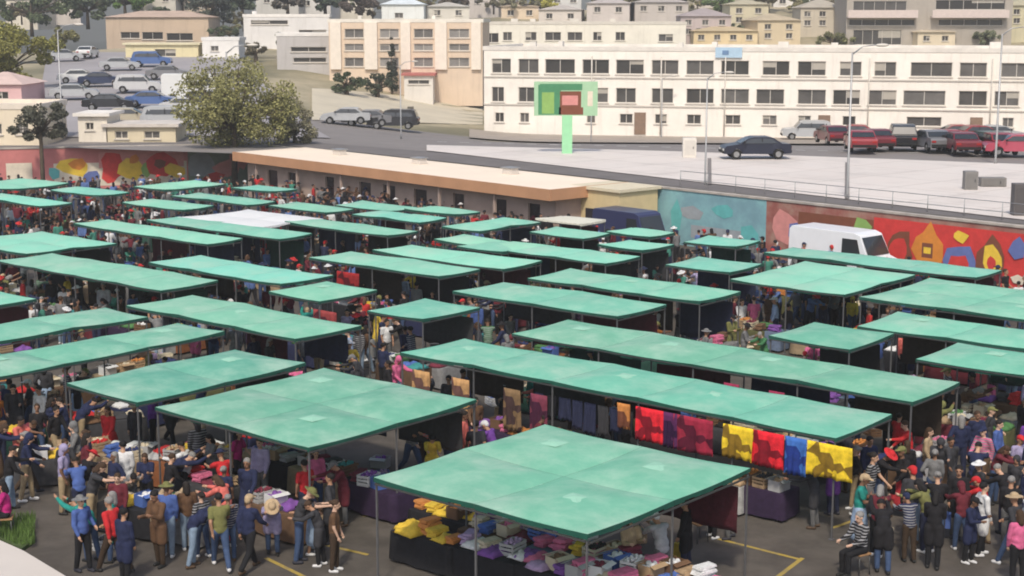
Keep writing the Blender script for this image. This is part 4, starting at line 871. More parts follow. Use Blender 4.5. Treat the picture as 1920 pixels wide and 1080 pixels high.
def skeleton(pose):
    ln, ht, la, ra, ll, rl = POSES[pose]; J = {}; J['pel'] = Vector((0, 0, 0)); l = radians(-ln)
    J['waist'] = rot(Vector((0, 0, .13)), l*.4); J['chest'] = J['waist']+rot(Vector((0, 0, .20)), l); J['neck'] = J['chest']+rot(Vector((0, 0, .19)), l*1.05)
    hd = l*.55+radians(-ht); J['head'] = J['neck']+rot(Vector((0, .015, .145)), hd); J['hrot'] = Matrix.Rotation(hd, 3, 'X')
    for s_, arm, leg, k in ((-1, la, ll, 'l'), (1, ra, rl, 'r')):
        J['sh'+k] = J['chest']+rot(Vector((s_*.175, 0, .125)), l)
        d1 = limb(arm[0]+ln*.6); o = radians(arm[2]); d1 = (d1*cos(o)+Vector((s_*sin(o), 0, 0))).normalized(); J['el'+k] = J['sh'+k]+d1*.285
        d2 = limb(arm[0]+arm[1]+ln*.6); d2 = (d2+Vector((-s_*.12, 0, 0))).normalized(); J['wr'+k] = J['el'+k]+d2*.25; J['hd'+k] = d2
        J['hp'+k] = Vector((s_*.09, 0, -.03)); d = limb(leg[0]); J['kn'+k] = J['hp'+k]+d*.43+Vector((s_*.012, 0, 0)); d = limb(leg[0]-leg[1]); J['an'+k] = J['kn'+k]+d*.41
    fl = min(J['anl'].z, J['anr'].z)-.085
    for k in J:
        if k not in ('hrot', 'hdl', 'hdr'): J[k] = J[k]-Vector((0, 0, fl))
    return J
def body_mesh(J):
    m = MB(); e = m.ell
    def seg(a, ra, b, rb): m.cone(a, ra, b, rb, 12)
    e(J['pel'], (.155, .10, .11)); seg(J['pel'], .10, J['waist'], .105); e(J['chest'], (.15, .10, .15)); seg(J['waist'], .095, J['chest'], .095)
    seg(J['shl'], .055, J['shr'], .055); seg(J['chest'], .09, J['neck'], .06); seg(J['neck'], .052, J['head'], .05)
    H = J['hrot']; h = J['head']; e(h+H @ Vector((0, 0, .03)), (.078, .098, .092), M=H); e(h+H @ Vector((0, .022, -.045)), (.058, .07, .07), M=H)
    seg(h+H @ Vector((0, .092, .02)), .010, h+H @ Vector((0, .114, -.022)), .014)
    for s_ in (-1, 1): e(h+H @ Vector((s_*.08, -.005, 0)), (.012, .02, .032), M=H)
    for k, s_ in (('l', -1), ('r', 1)):
        seg(J['sh'+k], .052, J['el'+k], .040); seg(J['el'+k], .040, J['wr'+k], .026)
        d = J['hd'+k]; w_ = J['wr'+k]; side = Vector((0, 1, 0)).cross(d); side = side.normalized() if side.length > .2 else Vector((1, 0, 0)); fwd = d.cross(Vector((1, 0, 0))).normalized(); 
        seg(w_, .026, w_+d*.06+fwd*.0, .034)
        for q_, (off, ln) in enumerate(((-.027, .062), (-.009, .075), (.009, .078), (.027, .060))):
            b0 = w_+d*.075+fwd*off; b1 = b0+d*ln*.55; m.cone(b0, .0095, b1, .009, 7, 2); b2 = b1+(d*.7-Vector((s_, 0, 0))*.55).normalized()*ln*.5; m.cone(b1, .009, b2, .0075, 7, 2)
        th = w_+d*.03+fwd*.028; m.cone(th, .012, th+d*.045+fwd*.028-Vector((s_*.012, 0, 0)), .010, 7, 2)
        seg(J['hp'+k], .088, J['kn'+k], .056); seg(J['kn'+k], .056, J['an'+k], .038)
        a = J['an'+k]; seg(a+Vector((0, -.03, -.045)), .036, a+Vector((0, .12, -.055)), .030)
    hi = H.inverted()
    def paint(c):
        q_ = hi @ (Vector(c)-h)
        if q_.y > .07 and abs(q_.z-.022) < .011 and .018 < abs(q_.x) < .046: return 1
        if q_.y > .08 and abs(q_.z+.058) < .008 and abs(q_.x) < .026: return 2
        return 0
    return remesh(m, 'body', [skin, eye_m, lip_m], .0125, 2, paint)
def shirt_mesh(J, sl, long_=0):
    m = MB(); p = J['pel']; m.ell(p+Vector((0, 0, .0)), (.178, .125, .12)); m.cone(p+Vector((0, 0, .02)), .13, J['waist'], .133); m.ell(J['waist'], (.165, .135, .16)); m.cone(J['waist'], .135, J['chest'], .132); m.ell(J['chest'], (.172, .12, .175)); m.cone(J['shl'], .068, J['shr'], .068); m.cone(J['chest'], .115, J['neck']-(J['neck']-J['chest'])*.25, .075)
    for k in 'lr':
        e = J['el'+k]; m.cone(J['sh'+k], .072, J['sh'+k].lerp(e, 1 if sl else .62), .060 if sl else .064)
        if sl: m.cone(e, .058, J['wr'+k].lerp(e, .06), .042)
    if long_:
        for k in 'lr': m.cone(J['hp'+k], .125, J['hp'+k].lerp(J['kn'+k], long_), .12)
    return remesh(m, 'shirt', objc, .018, 3)
def legs_mesh(J, kind):
    m = MB(); p = J['pel']; m.ell(p+Vector((0, 0, -.01)), (.168, .118, .12))
    if kind == 'skirt':
        kc = (J['knl']+J['knr'])/2; m.cone(p, .14, (p+kc)/2, .18); m.cone((p+kc)/2, .18, kc+Vector((0, 0, -.12)), .21)
        for k in 'lr': m.cone(J['hp'+k], .11, J['kn'+k], .1)
    else:
        for k in 'lr': m.cone(J['hp'+k], .104, J['kn'+k], .074); m.cone(J['kn'+k], .072, J['an'+k].lerp(J['kn'+k], .5 if kind == 'shorts' and 0 else 0)+Vector((0, 0, .02)), .058) if kind != 'shorts' else m.cone(J['hp'+k], .11, J['kn'+k].lerp(J['hp'+k], .1), .09)
    return remesh(m, {'skirt': 'skirt', 'shorts': 'shorts'}.get(kind, 'trousers'), objc, .018, 3)
def shoes_mesh(J):
    m = MB()
    for k in 'lr': a = J['an'+k]; m.cone(a+Vector((0, -.035, -.04)), .048, a+Vector((0, .125, -.052)), .040, 10)
    return remesh(m, 'shoes', objp, .014, 1)
def head_mesh(kind):
    m = MB(); mt = hair_m; nm = 'hair'
    if kind in ('short', 'long', 'bun'): m.ell((0, -.018, .055), (.09, .105, .088))
    if kind == 'long': m.cone((0, -.05, .02), .082, (0, -.085, -.15), .07); m.cone((-.05, -.02, .02), .04, (-.06, -.03, -.12), .035); m.cone((.05, -.02, .02), .04, (.06, -.03, -.12), .035)
    if kind == 'bun': m.ell((0, -.13, .06), (.045, .045, .045))
    if kind == 'cap': m.ell((0, -.005, .068), (.093, .112, .078)); m.ell((0, .115, .062), (.07, .085, .016)); m.cone((0, -.06, .0), .07, (0, -.06, .05), .07); nm = 'cap'; mt = objc
    if kind == 'hat': m.ell((0, -.005, .09), (.088, .105, .075)); m.ell((0, 0, .062), (.19, .21, .018)); nm = 'hat'; mt = objc
    if kind == 'hood': m.ell((0, -.018, .04), (.102, .115, .115)); m.cone((0, -.05, -.03), .085, (0, -.06, -.12), .08); nm = 'hood'; mt = objc
    return remesh(m, nm, mt, .012, 2)
PM = {}
for ps in POSES:
    J = skeleton(ps); PM[ps] = dict(J=J, body=body_mesh(J), tee=shirt_mesh(J, 0), shirt=shirt_mesh(J, 1), coat=shirt_mesh(J, 1, .75 if ps != 'sit' else .2), trousers=legs_mesh(J, 'trousers'), skirt=legs_mesh(J, 'skirt') if ps != 'sit' else None, shoes=shoes_mesh(J))
HM = {k: head_mesh(k) for k in ('short', 'long', 'bun', 'cap', 'hat', 'hood')}
COLR = {'white': (.66, .66, .66), 'black': (.014, .013, .015), 'navy': (.018, .024, .065), 'blue': (.07, .12, .33), 'pale blue': (.30, .40, .58), 'red': (.52, .025, .03), 'maroon': (.13, .02, .03), 'grey': (.17, .17, .17), 'pale grey': (.38, .38, .40), 'olive': (.17, .17, .06), 'green': (.05, .17, .07), 'teal': (.02, .24, .20),
        'purple': (.15, .05, .28), 'lavender': (.34, .30, .46), 'pink': (.60, .13, .26), 'magenta': (.42, .02, .16), 'orange': (.60, .20, .04), 'yellow': (.66, .47, .06), 'brown': (.12, .065, .035), 'tan': (.42, .31, .19), 'charcoal': (.04, .04, .045), 'coral': (.66, .16, .13)}
PANTS = {'blue jeans': (.045, .075, .15), 'pale jeans': (.20, .27, .36), 'black trousers': (.012, .012, .014), 'grey trousers': (.12, .12, .12), 'navy trousers': (.018, .022, .05), 'tan trousers': (.33, .25, .15), 'dark brown trousers': (.05, .032, .02)}
SK = {'pale blue skirt': (.3, .4, .55), 'red skirt': (.4, .03, .04), 'black skirt': (.015, .015, .017), 'brown skirt': (.1, .06, .035)}
SKINS = [(.50, .30, .20), (.38, .21, .13), (.26, .14, .085), (.56, .36, .26), (.17, .09, .055)]
HAIRC = {'black': (.012, .01, .01), 'brown': (.06, .033, .018), 'grey': (.25, .24, .23), 'dark': (.02, .015, .012)}
PEOPLE = []; USED = set(); LABELS = set()
stripe_m = objc.copy(); stripe_m.name = 'striped cloth'; n_ = stripe_m.node_tree.nodes; l_ = stripe_m.node_tree.links
wv_ = n_.new('ShaderNodeTexWave'); wv_.bands_direction = 'Z'; wv_.inputs['Scale'].default_value = 5; l_.new([x for x in n_ if x.type == 'TEX_COORD'][0].outputs['Object'], wv_.inputs['Vector'])
gt = n_.new('ShaderNodeMath'); gt.operation = 'GREATER_THAN'; gt.inputs[1].default_value = .62; l_.new(wv_.outputs[1], gt.inputs[0])
mx_ = n_.new('ShaderNodeMix'); mx_.data_type = 'RGBA'; l_.new(gt.outputs[0], mx_.inputs[0]); l_.new([x for x in n_ if x.type == 'OBJECT_INFO'][0].outputs['Color'], mx_.inputs[6]); mx_.inputs[7].default_value = (.26, .26, .27, 1); l_.new(mx_.outputs[2], [x for x in n_ if x.type == 'VECT_MATH'][0].inputs[0])
def nearest_short(p):
    a, d = ab(p); best = None
    for c in CANOPIES:
        da = max(0, abs(a-c['ca'])-c['wa']/2); dd = max(0, abs(d-c['cd'])-c['wd']/2); s_ = sqrt(da*da+dd*dd)
        if best is None or s_ < best[0]: best = (s_, c, a-c['ca'], d-c['cd'])
    s_, c, oa, od = best
    if s_ == 0: rel = 'under'
    elif s_ > 2.2: rel = 'in the open near'
    elif abs(oa) > c['wa']/2 and oa < 0: rel = 'in front of'
    elif oa > c['wa']/2: rel = 'behind'
    else: rel = 'left of' if od < 0 else 'right of'
    return rel, 'the '+c['short']
TOPN = {'tee': 'short sleeved shirt', 'shirt': 'shirt', 'coat': 'coat'}
DO = {'stand': 'standing', 'walk': 'walking', 'stride': 'striding', 'browse': 'leaning over', 'bend': 'bending down', 'hold': 'hands raised', 'reach': 'reaching', 'sit': 'sitting', 'hip': 'hand on hip'}
def person(p, rz, pose, top, topk, bot, head, hc, skin_i=1, sc=1.0, prnd=random.Random(99)):
    striped = topk != 'coat' and prnd.random() < .12; tn = ('striped ' if striped else '')+top
    P_ = PM[pose]
    if bot in SK and P_['skirt'] is None: bot = 'black trousers'
    key = (top, topk, bot, head, hc)
    rel, sh = nearest_short(p)
    hw = {'short': hc+' hair', 'long': 'long '+hc+' hair', 'bun': hc+' hair in a bun', 'cap': hc+' cap', 'hat': hc+' brimmed hat', 'hood': hc+' hood'}[head]
    lab = 'person %s in %s %s, %s, %s, %s %s' % (DO[pose], tn, TOPN[topk], bot, hw, rel, sh)
    ws = lab.split()
    if len(ws) > 16: lab = 'person in %s %s, %s, %s, %s %s' % (tn, TOPN[topk].split()[-1], bot, hw, rel, sh)
    if len(lab.split()) > 16: lab = 'person in %s %s, %s, %s, by %s' % (tn, TOPN[topk].split()[-1], bot, hw, sh)
    if len(lab.split()) > 16: lab = 'person in %s %s, %s, by %s' % (tn, TOPN[topk].split()[-1], bot, sh)
    if lab in LABELS: return None
    LABELS.add(lab)
    o = link('person', P_['body']); rgb(o, SKINS[skin_i % 5]); o.location = p; o.rotation_euler = (0, 0, rz); o.scale = (sc, sc, sc); tag(o, lab, 'person')
    sh_ = rgb(link(TOPN[topk].split()[-1], P_[topk], o), COLR[top])
    if striped: sh_.material_slots[0].link = 'OBJECT'; sh_.material_slots[0].material = stripe_m
    rgb(link('skirt' if bot in SK else 'trousers', P_['skirt' if bot in SK else 'trousers'], o), {**PANTS, **SK}[bot])
    rgb(link('shoes', P_['shoes'], o), prnd.choice(((.02, .02, .02), (.6, .6, .6), (.08, .05, .03), (.03, .03, .04))))
    J = P_['J']; hh = link({'short': 'hair', 'long': 'hair', 'bun': 'hair'}.get(head, head), HM[head], o); hh.location = J['head']; hh.rotation_euler = J['hrot'].to_euler()
    rgb(hh, HAIRC[hc] if head in ('short', 'long', 'bun') else COLR[hc])
    PEOPLE.append((p.x, p.y, o, pose, sc, rz)); return o
def pp(px, py, face, pose, top, topk, bot, head, hc, sk=1, sc=1.0):
    # face: direction the person faces, degrees, 0 = away from camera, 90 = to the photo's left, 180 = to the camera
    return person(at(px, py, 0), radians(face), pose, top, topk, bot, head, hc, sk, sc)
BY = 'blue jeans'; BK = 'black trousers'
for a in [(415, 1066, 20, 'walk', 'olive', 'tee', 'blue jeans', 'short', 'black', 1, 1.05), (575, 992, 40, 'stand', 'red', 'tee', 'navy trousers', 'short', 'black', 1, 1.0), (594, 960, 200, 'stand', 'pink', 'shirt', 'blue jeans', 'long', 'black', 0, .95),
 (152, 985, 30, 'browse', 'blue', 'shirt', 'navy trousers', 'short', 'dark', 2, 1.0), (172, 1052, 60, 'bend', 'teal', 'shirt', 'blue jeans', 'short', 'black', 1, 1.0), (236, 1096, -30, 'stand', 'navy', 'coat', 'black trousers', 'short', 'black', 1, 1.0), (226, 1012, 180, 'stand', 'maroon', 'shirt', 'navy trousers', 'bun', 'brown', 3, .95),
 (14, 1005, 100, 'sit', 'magenta', 'shirt', 'black trousers', 'long', 'black', 1, 1.0), (322, 962, -60, 'bend', 'navy', 'shirt', 'grey trousers', 'short', 'grey', 0, 1.05), (352, 950, 70, 'reach', 'white', 'shirt', 'black trousers', 'short', 'black', 1, 1.0), (492, 950, 160, 'stand', 'lavender', 'shirt', 'grey trousers', 'short', 'brown', 3, 1.05),
 (512, 1040, 190, 'bend', 'lavender', 'coat', 'blue jeans', 'hat', 'tan', 0, 1.0), (300, 1062, 150, 'hold', 'brown', 'coat', 'dark brown trousers', 'short', 'black', 2, 1.05), (620, 1020, 80, 'hip', 'charcoal', 'coat', 'black trousers', 'short', 'black', 1, 1.0), (646, 985, 120, 'browse', 'maroon', 'coat', 'grey trousers', 'cap', 'grey', 1, 1.0),
 (1707, 1018, 10, 'stand', 'charcoal', 'shirt', 'pale jeans', 'cap', 'red', 1, 1.08), (1748, 1066, -20, 'hold', 'black', 'coat', 'black trousers', 'long', 'black', 1, 1.05), (1792, 1010, 160, 'stand', 'black', 'coat', 'grey trousers', 'short', 'black', 1, 1.05), (1776, 935, 190, 'walk', 'charcoal', 'coat', 'navy trousers', 'short', 'dark', 2, 1.0),
 (1882, 1000, 40, 'browse', 'black', 'shirt', 'navy trousers', 'short', 'grey', 0, 1.0), (1906, 1100, 10, 'stand', 'pink', 'shirt', 'black trousers', 'long', 'brown', 3, 1.0), (1905, 935, 200, 'stand', 'lavender', 'tee', 'black skirt', 'cap', 'red', 1, .98), (1700, 905, 100, 'reach', 'red', 'shirt', 'blue jeans', 'short', 'brown', 3, 1.0), (1735, 915, 240, 'stand', 'tan', 'shirt', 'dark brown trousers', 'long', 'brown', 3, .95),
 (1240, 1112, 30, 'browse', 'pale grey', 'shirt', 'grey trousers', 'cap', 'white', 1, 1.05), (1285, 1075, 70, 'stand', 'black', 'coat', 'navy trousers', 'short', 'black', 1, 1.0), (1180, 1108, 200, 'hold', 'tan', 'shirt', 'blue jeans', 'long', 'brown', 3, 1.0), (1612, 1075, 120, 'sit', 'black', 'shirt', 'black trousers', 'short', 'grey', 3, 1.05), (925, 905, 60, 'browse', 'purple', 'shirt', 'black trousers', 'cap', 'white', 1, 1.0),
 (840, 900, 120, 'bend', 'coral', 'shirt', 'blue jeans', 'short', 'black', 1, 1.0), (726, 688, 210, 'stand', 'white', 'tee', 'grey trousers', 'short', 'black', 1, 1.0), (762, 700, 30, 'walk', 'navy', 'coat', 'black trousers', 'short', 'black', 2, 1.0), (80, 832, 150, 'stand', 'white', 'shirt', 'navy trousers', 'short', 'black', 1, 1.0), (1665, 850, 10, 'stand', 'white', 'shirt', 'black trousers', 'hat', 'white', 0, 1.0),
 (1700, 850, 170, 'hold', 'lavender', 'shirt', 'black trousers', 'bun', 'black', 1, 1.0), (1740, 870, 90, 'walk', 'pale grey', 'coat', 'blue jeans', 'short', 'grey', 0, 1.0), (1365, 1010, 100, 'bend', 'coral', 'tee', 'grey trousers', 'cap', 'red', 1, 1.0), (1308, 1015, 300, 'sit', 'maroon', 'shirt', 'black trousers', 'cap', 'white', 1, 1.0), (1525, 990, 80, 'browse', 'charcoal', 'coat', 'grey trousers', 'short', 'dark', 2, 1.0),
 (1560, 965, 40, 'hold', 'purple', 'coat', 'navy trousers', 'short', 'dark', 1, 1.0), (1625, 940, 200, 'stand', 'navy', 'shirt', 'blue jeans', 'short', 'black', 1, 1.0), (895, 650, 170, 'stand', 'blue', 'shirt', 'navy trousers', 'short', 'black', 1, 1.0), (1388, 640, 200, 'walk', 'white', 'shirt', 'blue jeans', 'long', 'brown', 0, 1.0), (1452, 645, 90, 'stand', 'pale blue', 'shirt', 'navy trousers', 'cap', 'white', 1, 1.05), (1412, 640, 0, 'stand', 'pink', 'tee', 'tan trousers', 'short', 'brown', 3, 1.0),
 (1692, 712, 180, 'stand', 'coral', 'shirt', 'black trousers', 'hat', 'white', 0, 1.0), (1612, 722, 90, 'bend', 'yellow', 'tee', 'blue jeans', 'short', 'black', 1, 1.0), (1645, 716, 20, 'walk', 'blue', 'tee', 'grey trousers', 'short', 'dark', 1, 1.0), (572, 500, 180, 'stand', 'white', 'shirt', 'pale jeans', 'short', 'black', 1, 1.0), (198, 618, 180, 'stand', 'pale grey', 'coat', 'grey trousers', 'short', 'grey', 0, 1.1), (120, 588, 40, 'walk', 'pale grey', 'shirt', 'navy trousers', 'cap', 'white', 1, 1.0),
 (368, 690, 160, 'stand', 'pink', 'coat', 'grey trousers', 'long', 'black', 1, 1.0), (402, 690, 200, 'hold', 'navy', 'shirt', 'blue jeans', 'short', 'black', 1, 1.0), (590, 690, 200, 'stand', 'white', 'tee', 'tan trousers', 'long', 'black', 1, 1.0), (1130, 510, 180, 'stand', 'white', 'tee', 'blue jeans', 'cap', 'white', 1, 1.0), (1190, 515, 100, 'walk', 'pink', 'shirt', 'navy trousers', 'short', 'black', 1, 1.0), (1045, 620, 90, 'stand', 'pale grey', 'tee', 'black trousers', 'short', 'black', 1, 1.0),
 (1895, 760, 160, 'walk', 'white', 'tee', 'pale jeans', 'short', 'brown', 3, 1.0), (1860, 755, 200, 'stand', 'pale blue', 'shirt', 'grey trousers', 'cap', 'navy', 1, 1.0), (1820, 745, 60, 'browse', 'coral', 'tee', 'navy trousers', 'bun', 'black', 2, 1.0)]: pp(*a)
# ================================================================ tables, goods, racks
def free(p, r):
    for q_ in PEOPLE:
        if (q_[0]-p.x)**2+(q_[1]-p.y)**2 < r*r: return False
    return True
TABLES = []
grnd = random.Random(42)
TC = [('black', (.015, .015, .018)), ('navy', (.02, .025, .07)), ('grey', (.2, .2, .2)), ('pale grey', (.34, .34, .33)), ('brown', (.12, .07, .04)), ('dark green', (.02, .07, .05)), ('maroon', (.13, .02, .03)), ('dark plum', (.03, .016, .045)), ('faded blue', (.12, .16, .24)), ('tan', (.32, .24, .15)), ('charcoal', (.05, .05, .055)), ('olive', (.10, .10, .04)), ('rust', (.22, .08, .03))]
def mk_table(cloth_on):
    t = thing('folding_table', 'x', 'table'); L_, W_, H = 1.8, .76, .74
    m = MB(); m.box((0, 0, H-.015), (L_, W_, .03)); m.build('tabletop', mat('table top', (.42, .40, .36), .6, .1), t, bevel=.008)
    for s_ in (-1, 1):
        m = MB(); m.tube([(s_*.75, -.3, .0), (s_*.75, -.3, H-.03)], .016, 6); m.build('leg', alu, t); m = MB(); m.tube([(s_*.75, .3, .0), (s_*.75, .3, H-.03)], .016, 6); m.build('leg', alu, t)
        m = MB(); m.tube([(s_*.75, -.3, .2), (s_*.75, .3, .2)], .012, 6); m.build('brace', alu, t)
    return t
tab0 = mk_table(0); tab_used = False
def cloth_mesh_():
    m = MB(); L_, W_, H = 1.86, .82, .75; n = 28; ring = []
    per = [(-L_/2+L_*k/9, -W_/2) for k in range(9)]+[(L_/2, -W_/2+W_*k/5) for k in range(5)]+[(L_/2-L_*k/9, W_/2) for k in range(9)]+[(-L_/2, W_/2-W_*k/5) for k in range(5)]
    N = len(per); lv = []
    for li, (z, o) in enumerate(((H, 0), (H-.03, .012), (.4, .03), (.07, .045))):
        row = []
        for k, (x, y) in enumerate(per):
            r = o+(0 if li < 2 else .02*sin(k*2.1)*li/3); nx_ = (1 if x > L_/2-.01 else -1 if x < -L_/2+.01 else 0); ny_ = (1 if y > W_/2-.01 else -1 if y < -W_/2+.01 else 0)
            row.append(len(m.v)); m.v.append((x+nx_*r, y+ny_*r, z+(.01*sin(k) if li == 3 else 0)))
        lv.append(row)
    m.f.append(tuple(lv[0])); m.m.append(0); m.sm.append(False)
    for a_, b_ in zip(lv[:-1], lv[1:]):
        for k in range(N): m.f.append((a_[k], b_[k], b_[(k+1) % N], a_[(k+1) % N])); m.m.append(0); m.sm.append(True)
    return m.mesh('table_cloth', objc)
clothm = cloth_mesh_()
def pile_mesh(seed):
    r = random.Random(seed); m = MB()
    for k in range(r.randint(4, 7)):     # a heap of folded and crumpled clothes
        w_, d_ = r.uniform(.32, .5), r.uniform(.22, .34); m.box((r.uniform(-.04, .04), r.uniform(-.03, .03), .03+k*.045), (w_, d_, .05), r.uniform(-.25, .25), 0, .93)
    return m
def crump(seed):
    m = MB(); n = 10; idx = {}
    for i in range(n+1):
        for j in range(n+1):
            x, y = i/n*2-1, j/n*2-1; e = max(0, 1-max(abs(x), abs(y))**3); z = e*(.13+.1*noise.noise(Vector((x*2.2, y*2.2, seed))))+.005; s_ = 1+.12*noise.noise(Vector((x, y, seed+5)))
            idx[i, j] = len(m.v); m.v.append((x*.34*s_, y*.27*s_, z))
    for i in range(n):
        for j in range(n): m.f.append((idx[i, j], idx[i+1, j], idx[i+1, j+1], idx[i, j+1])); m.m.append(0); m.sm.append(True)
    m.f.append(tuple(idx[i, 0] for i in range(n, -1, -1))+tuple(idx[0, j] for j in range(1, n+1))+tuple(idx[i, n] for i in range(1, n+1))+tuple(idx[n, j] for j in range(n-1, 0, -1))); m.m.append(0); m.sm.append(False)
    return m
GM = {'folded clothes pile': [pile_mesh(k).mesh('clothes_pile', objc) for k in range(4)], 'heap of cloth': [crump(k*3.7).mesh('cloth_heap', objc) for k in range(4)]}
def box_open():
    t = thing('box', 'x', 'box'); m = MB(); w_, d_, h = .46, .34, .27
    m.box((0, 0, .01), (w_, d_, .02)); 
    for x, y, a_, b_ in ((0, -d_/2, w_, .012), (0, d_/2, w_, .012), (-w_/2, 0, .012, d_-.02), (w_/2, 0, .012, d_-.02)): m.box((x, y, h/2), (a_, b_, h))
    o = m.build('walls', objp, t); o['painted'] = 1
    for s_ in (-1, 1): m = MB(); m.box((0, s_*(d_/2+.06), h+.0), (w_, .13, .008), 0, 0, 1, ('X', s_*-.35)); o = m.build('flap', objp, t); o['painted'] = 1
    m = MB(); r = random.Random(3)
    for k in range(9): m.ell((r.uniform(-.16, .16), r.uniform(-.1, .1), h-.05+r.uniform(-.03, .05)), (r.uniform(.05, .08), r.uniform(.05, .07), r.uniform(.04, .06)), nu=8, nv=5)
    o = m.build('contents', objc, t); o['fill'] = 1; return t
def crate_():
    t = thing('crate', 'x', 'crate'); m = MB(); w_, d_, h = .52, .36, .28
    m.box((0, 0, .01), (w_, d_, .02))
    for z in (.06, .15, .24):
        for y in (-d_/2, d_/2): m.box((0, y, z), (w_, .014, .06))
        for x in (-w_/2, w_/2): m.box((x, 0, z), (.014, d_-.02, .058))
    for x in (-1, 1):
        for y in (-1, 1): m.box((x*(w_/2-.02), y*(d_/2-.02), h/2), (.03, .03, h-.02))
    o = m.build('slats', objp, t); o['painted'] = 1
    m = MB(); r = random.Random(8)
    for k in range(16): m.ell((r.uniform(-.2, .2), r.uniform(-.13, .13), .22+r.uniform(0, .08)), (.045,)*3, nu=8, nv=5)
    o = m.build('contents', objc, t); o['fill'] = 1; return t
BX0 = box_open(); CR0 = crate_(); proto_used = {BX0: False, CR0: False}
GC = {'red': (.50, .03, .03), 'pink': (.62, .16, .28), 'purple': (.20, .08, .32), 'lilac': (.42, .30, .48), 'yellow': (.68, .46, .05), 'orange': (.55, .22, .06), 'cream': (.60, .52, .38), 'white': (.68, .68, .68), 'blue': (.08, .15, .42), 'teal': (.05, .26, .26), 'green': (.08, .2, .07), 'brown': (.16, .09, .05), 'dark grey': (.05, .05, .055), 'black': (.015, .015, .015), 'maroon': (.17, .03, .05), 'tan': (.42, .29, .17), 'pale grey': (.4, .4, .4), 'navy': (.03, .04, .12)}
GSEEN = {}; GPROTO = {}
def uniq(base, where):
    lab = base+' '+where
    if len(lab.split()) > 16: lab = base+' '+where.replace('right side ', '').replace('in front of', 'before').replace(' cloth', '').replace('on table ', '')
    lab = ' '.join(lab.split()[:16]); GSEEN[lab] = GSEEN.get(lab, 0)+1; return lab
def goods(p, rz, kind, cname, where, fill=None, sc=1.0):
    for t_ in range(24):
        szn, sv = ('', 1) if t_ == 0 else grnd.choice((('small ', .8), ('large ', 1.2), ('', 1)))
        if kind not in GM: f = fill or grnd.choice(list(GC)); fill = fill if t_ < 8 else None
        bs = ('%s%s %s' % (szn, cname, kind)) if kind in GM else '%s%s %s of %s goods' % (szn, cname, kind.replace('open ', ''), f)
        if ' '.join((bs+' '+where).split()[:16]) not in GSEEN: break
        if t_ > 10: cname = grnd.choice(list(GC))
    sc = sv; c = GC[cname]
    if kind in GM:
        me = grnd.choice(GM[kind]); lab = uniq(bs, where); o = link('clothes_pile' if 'pile' in kind else 'cloth_heap', me); rgb(o, c); tag(o, lab, 'clothes', 'goods laid out for sale'); o.location = p; o.rotation_euler = (0, 0, rz); o.scale = (sc,)*3; return o
    pr = BX0 if kind == 'open box' else CR0; lab = uniq(bs, where)
    if proto_used[pr]: o = copy_tree(pr, lab, 'boxes and crates of goods')
    else: o = tag(pr, lab, group='boxes and crates of goods'); proto_used[pr] = True
    o.location = p; o.rotation_euler = (0, 0, rz); o.scale = (sc,)*3
    for ch in o.children: rgb(ch, GC[f] if ch.get('fill') else c)
    return o
def table(p, rz, where, tc=None, n=4, cols=None, label=None, boxes=.35):
    global tab_used
    TABLES.append((p.x, p.y))
    tcn, tcc = tc or grnd.choice(TC)
    for t_ in range(20):
        if tc or ('folding table under a %s cloth %s' % (tcn, where)) not in GSEEN: break
        tcn, tcc = grnd.choice(TC)
    lab = label or uniq('folding table under a %s cloth' % tcn, where)
    if tab_used: o = copy_tree(tab0, lab, 'stall tables')
    else: o = tag(tab0, lab, group='stall tables'); tab_used = True
    o.location = p; o.rotation_euler = (0, 0, rz)
    cl = link('table_cloth', clothm); cl.location = p+Vector((0, 0, .004)); cl.rotation_euler = (0, 0, rz); rgb(cl, tcc); tag(cl, uniq('%s cloth over the folding table' % tcn, where), 'table cloth', 'stall table cloths')
    dx = Vector((cos(rz), sin(rz), 0)); dy = Vector((-sin(rz), cos(rz), 0)); n_ = n
    for k in range(n_):
        x = -.9+1.8*(k+.5)/n_; cn = (cols[k % len(cols)] if cols else grnd.choice(list(GC))); kd = grnd.choice(('folded clothes pile', 'heap of cloth')) if grnd.random() > boxes else grnd.choice(('open box', 'crate'))
        q_ = p+dx*x+dy*grnd.uniform(-.16, .16)+Vector((0, 0, .758)); goods(q_, rz+grnd.uniform(-.2, .2)+(pi/2 if n_ > 3 else 0), kd, cn if kd in GM else grnd.choice(('tan', 'white', 'brown', 'blue', 'pale grey', 'cream')), 'on table '+where, fill=cn)
def quilt(p, rz, w_, h, c, label, seed=0, name='hanging_quilt', cat='quilt', group=None):
    m = MB(); nx_, nz = 14, 8; idx = {}
    for s_ in (0, 1):
        for i in range(nx_+1):
            for j in range(nz+1):
                x = -w_/2+w_*i/nx_; z = -h*j/nz; y = (.09*noise.noise(Vector((i*.55, j*.12, seed)))+.02*sin(i*1.9+seed+j*.15))*(.25+j/nz)+s_*.02
                idx[s_, i, j] = len(m.v); m.v.append((x, y, z+(.05*noise.noise(Vector((i*.5, 3, seed))) if j == nz else 0)))
    for i in range(nx_):
        for j in range(nz):
            m.f.append((idx[0, i, j], idx[0, i, j+1], idx[0, i+1, j+1], idx[0, i+1, j])); m.f.append((idx[1, i, j], idx[1, i+1, j], idx[1, i+1, j+1], idx[1, i, j+1])); m.m += [0, 0]; m.sm += [True, True]
    for i in range(nx_):
        for j_, fl in ((0, 1), (nz, 0)):
            q_ = (idx[0, i, j_], idx[0, i+1, j_], idx[1, i+1, j_], idx[1, i, j_]); m.f.append(q_ if fl else q_[::-1]); m.m.append(0); m.sm.append(True)
    o = m.build(name, quiltm if 'quilt' in name or 'rug' in name else objc); rgb(o, c); o.location = p; o.rotation_euler = (0, 0, rz); return tag(o, label, cat, group)
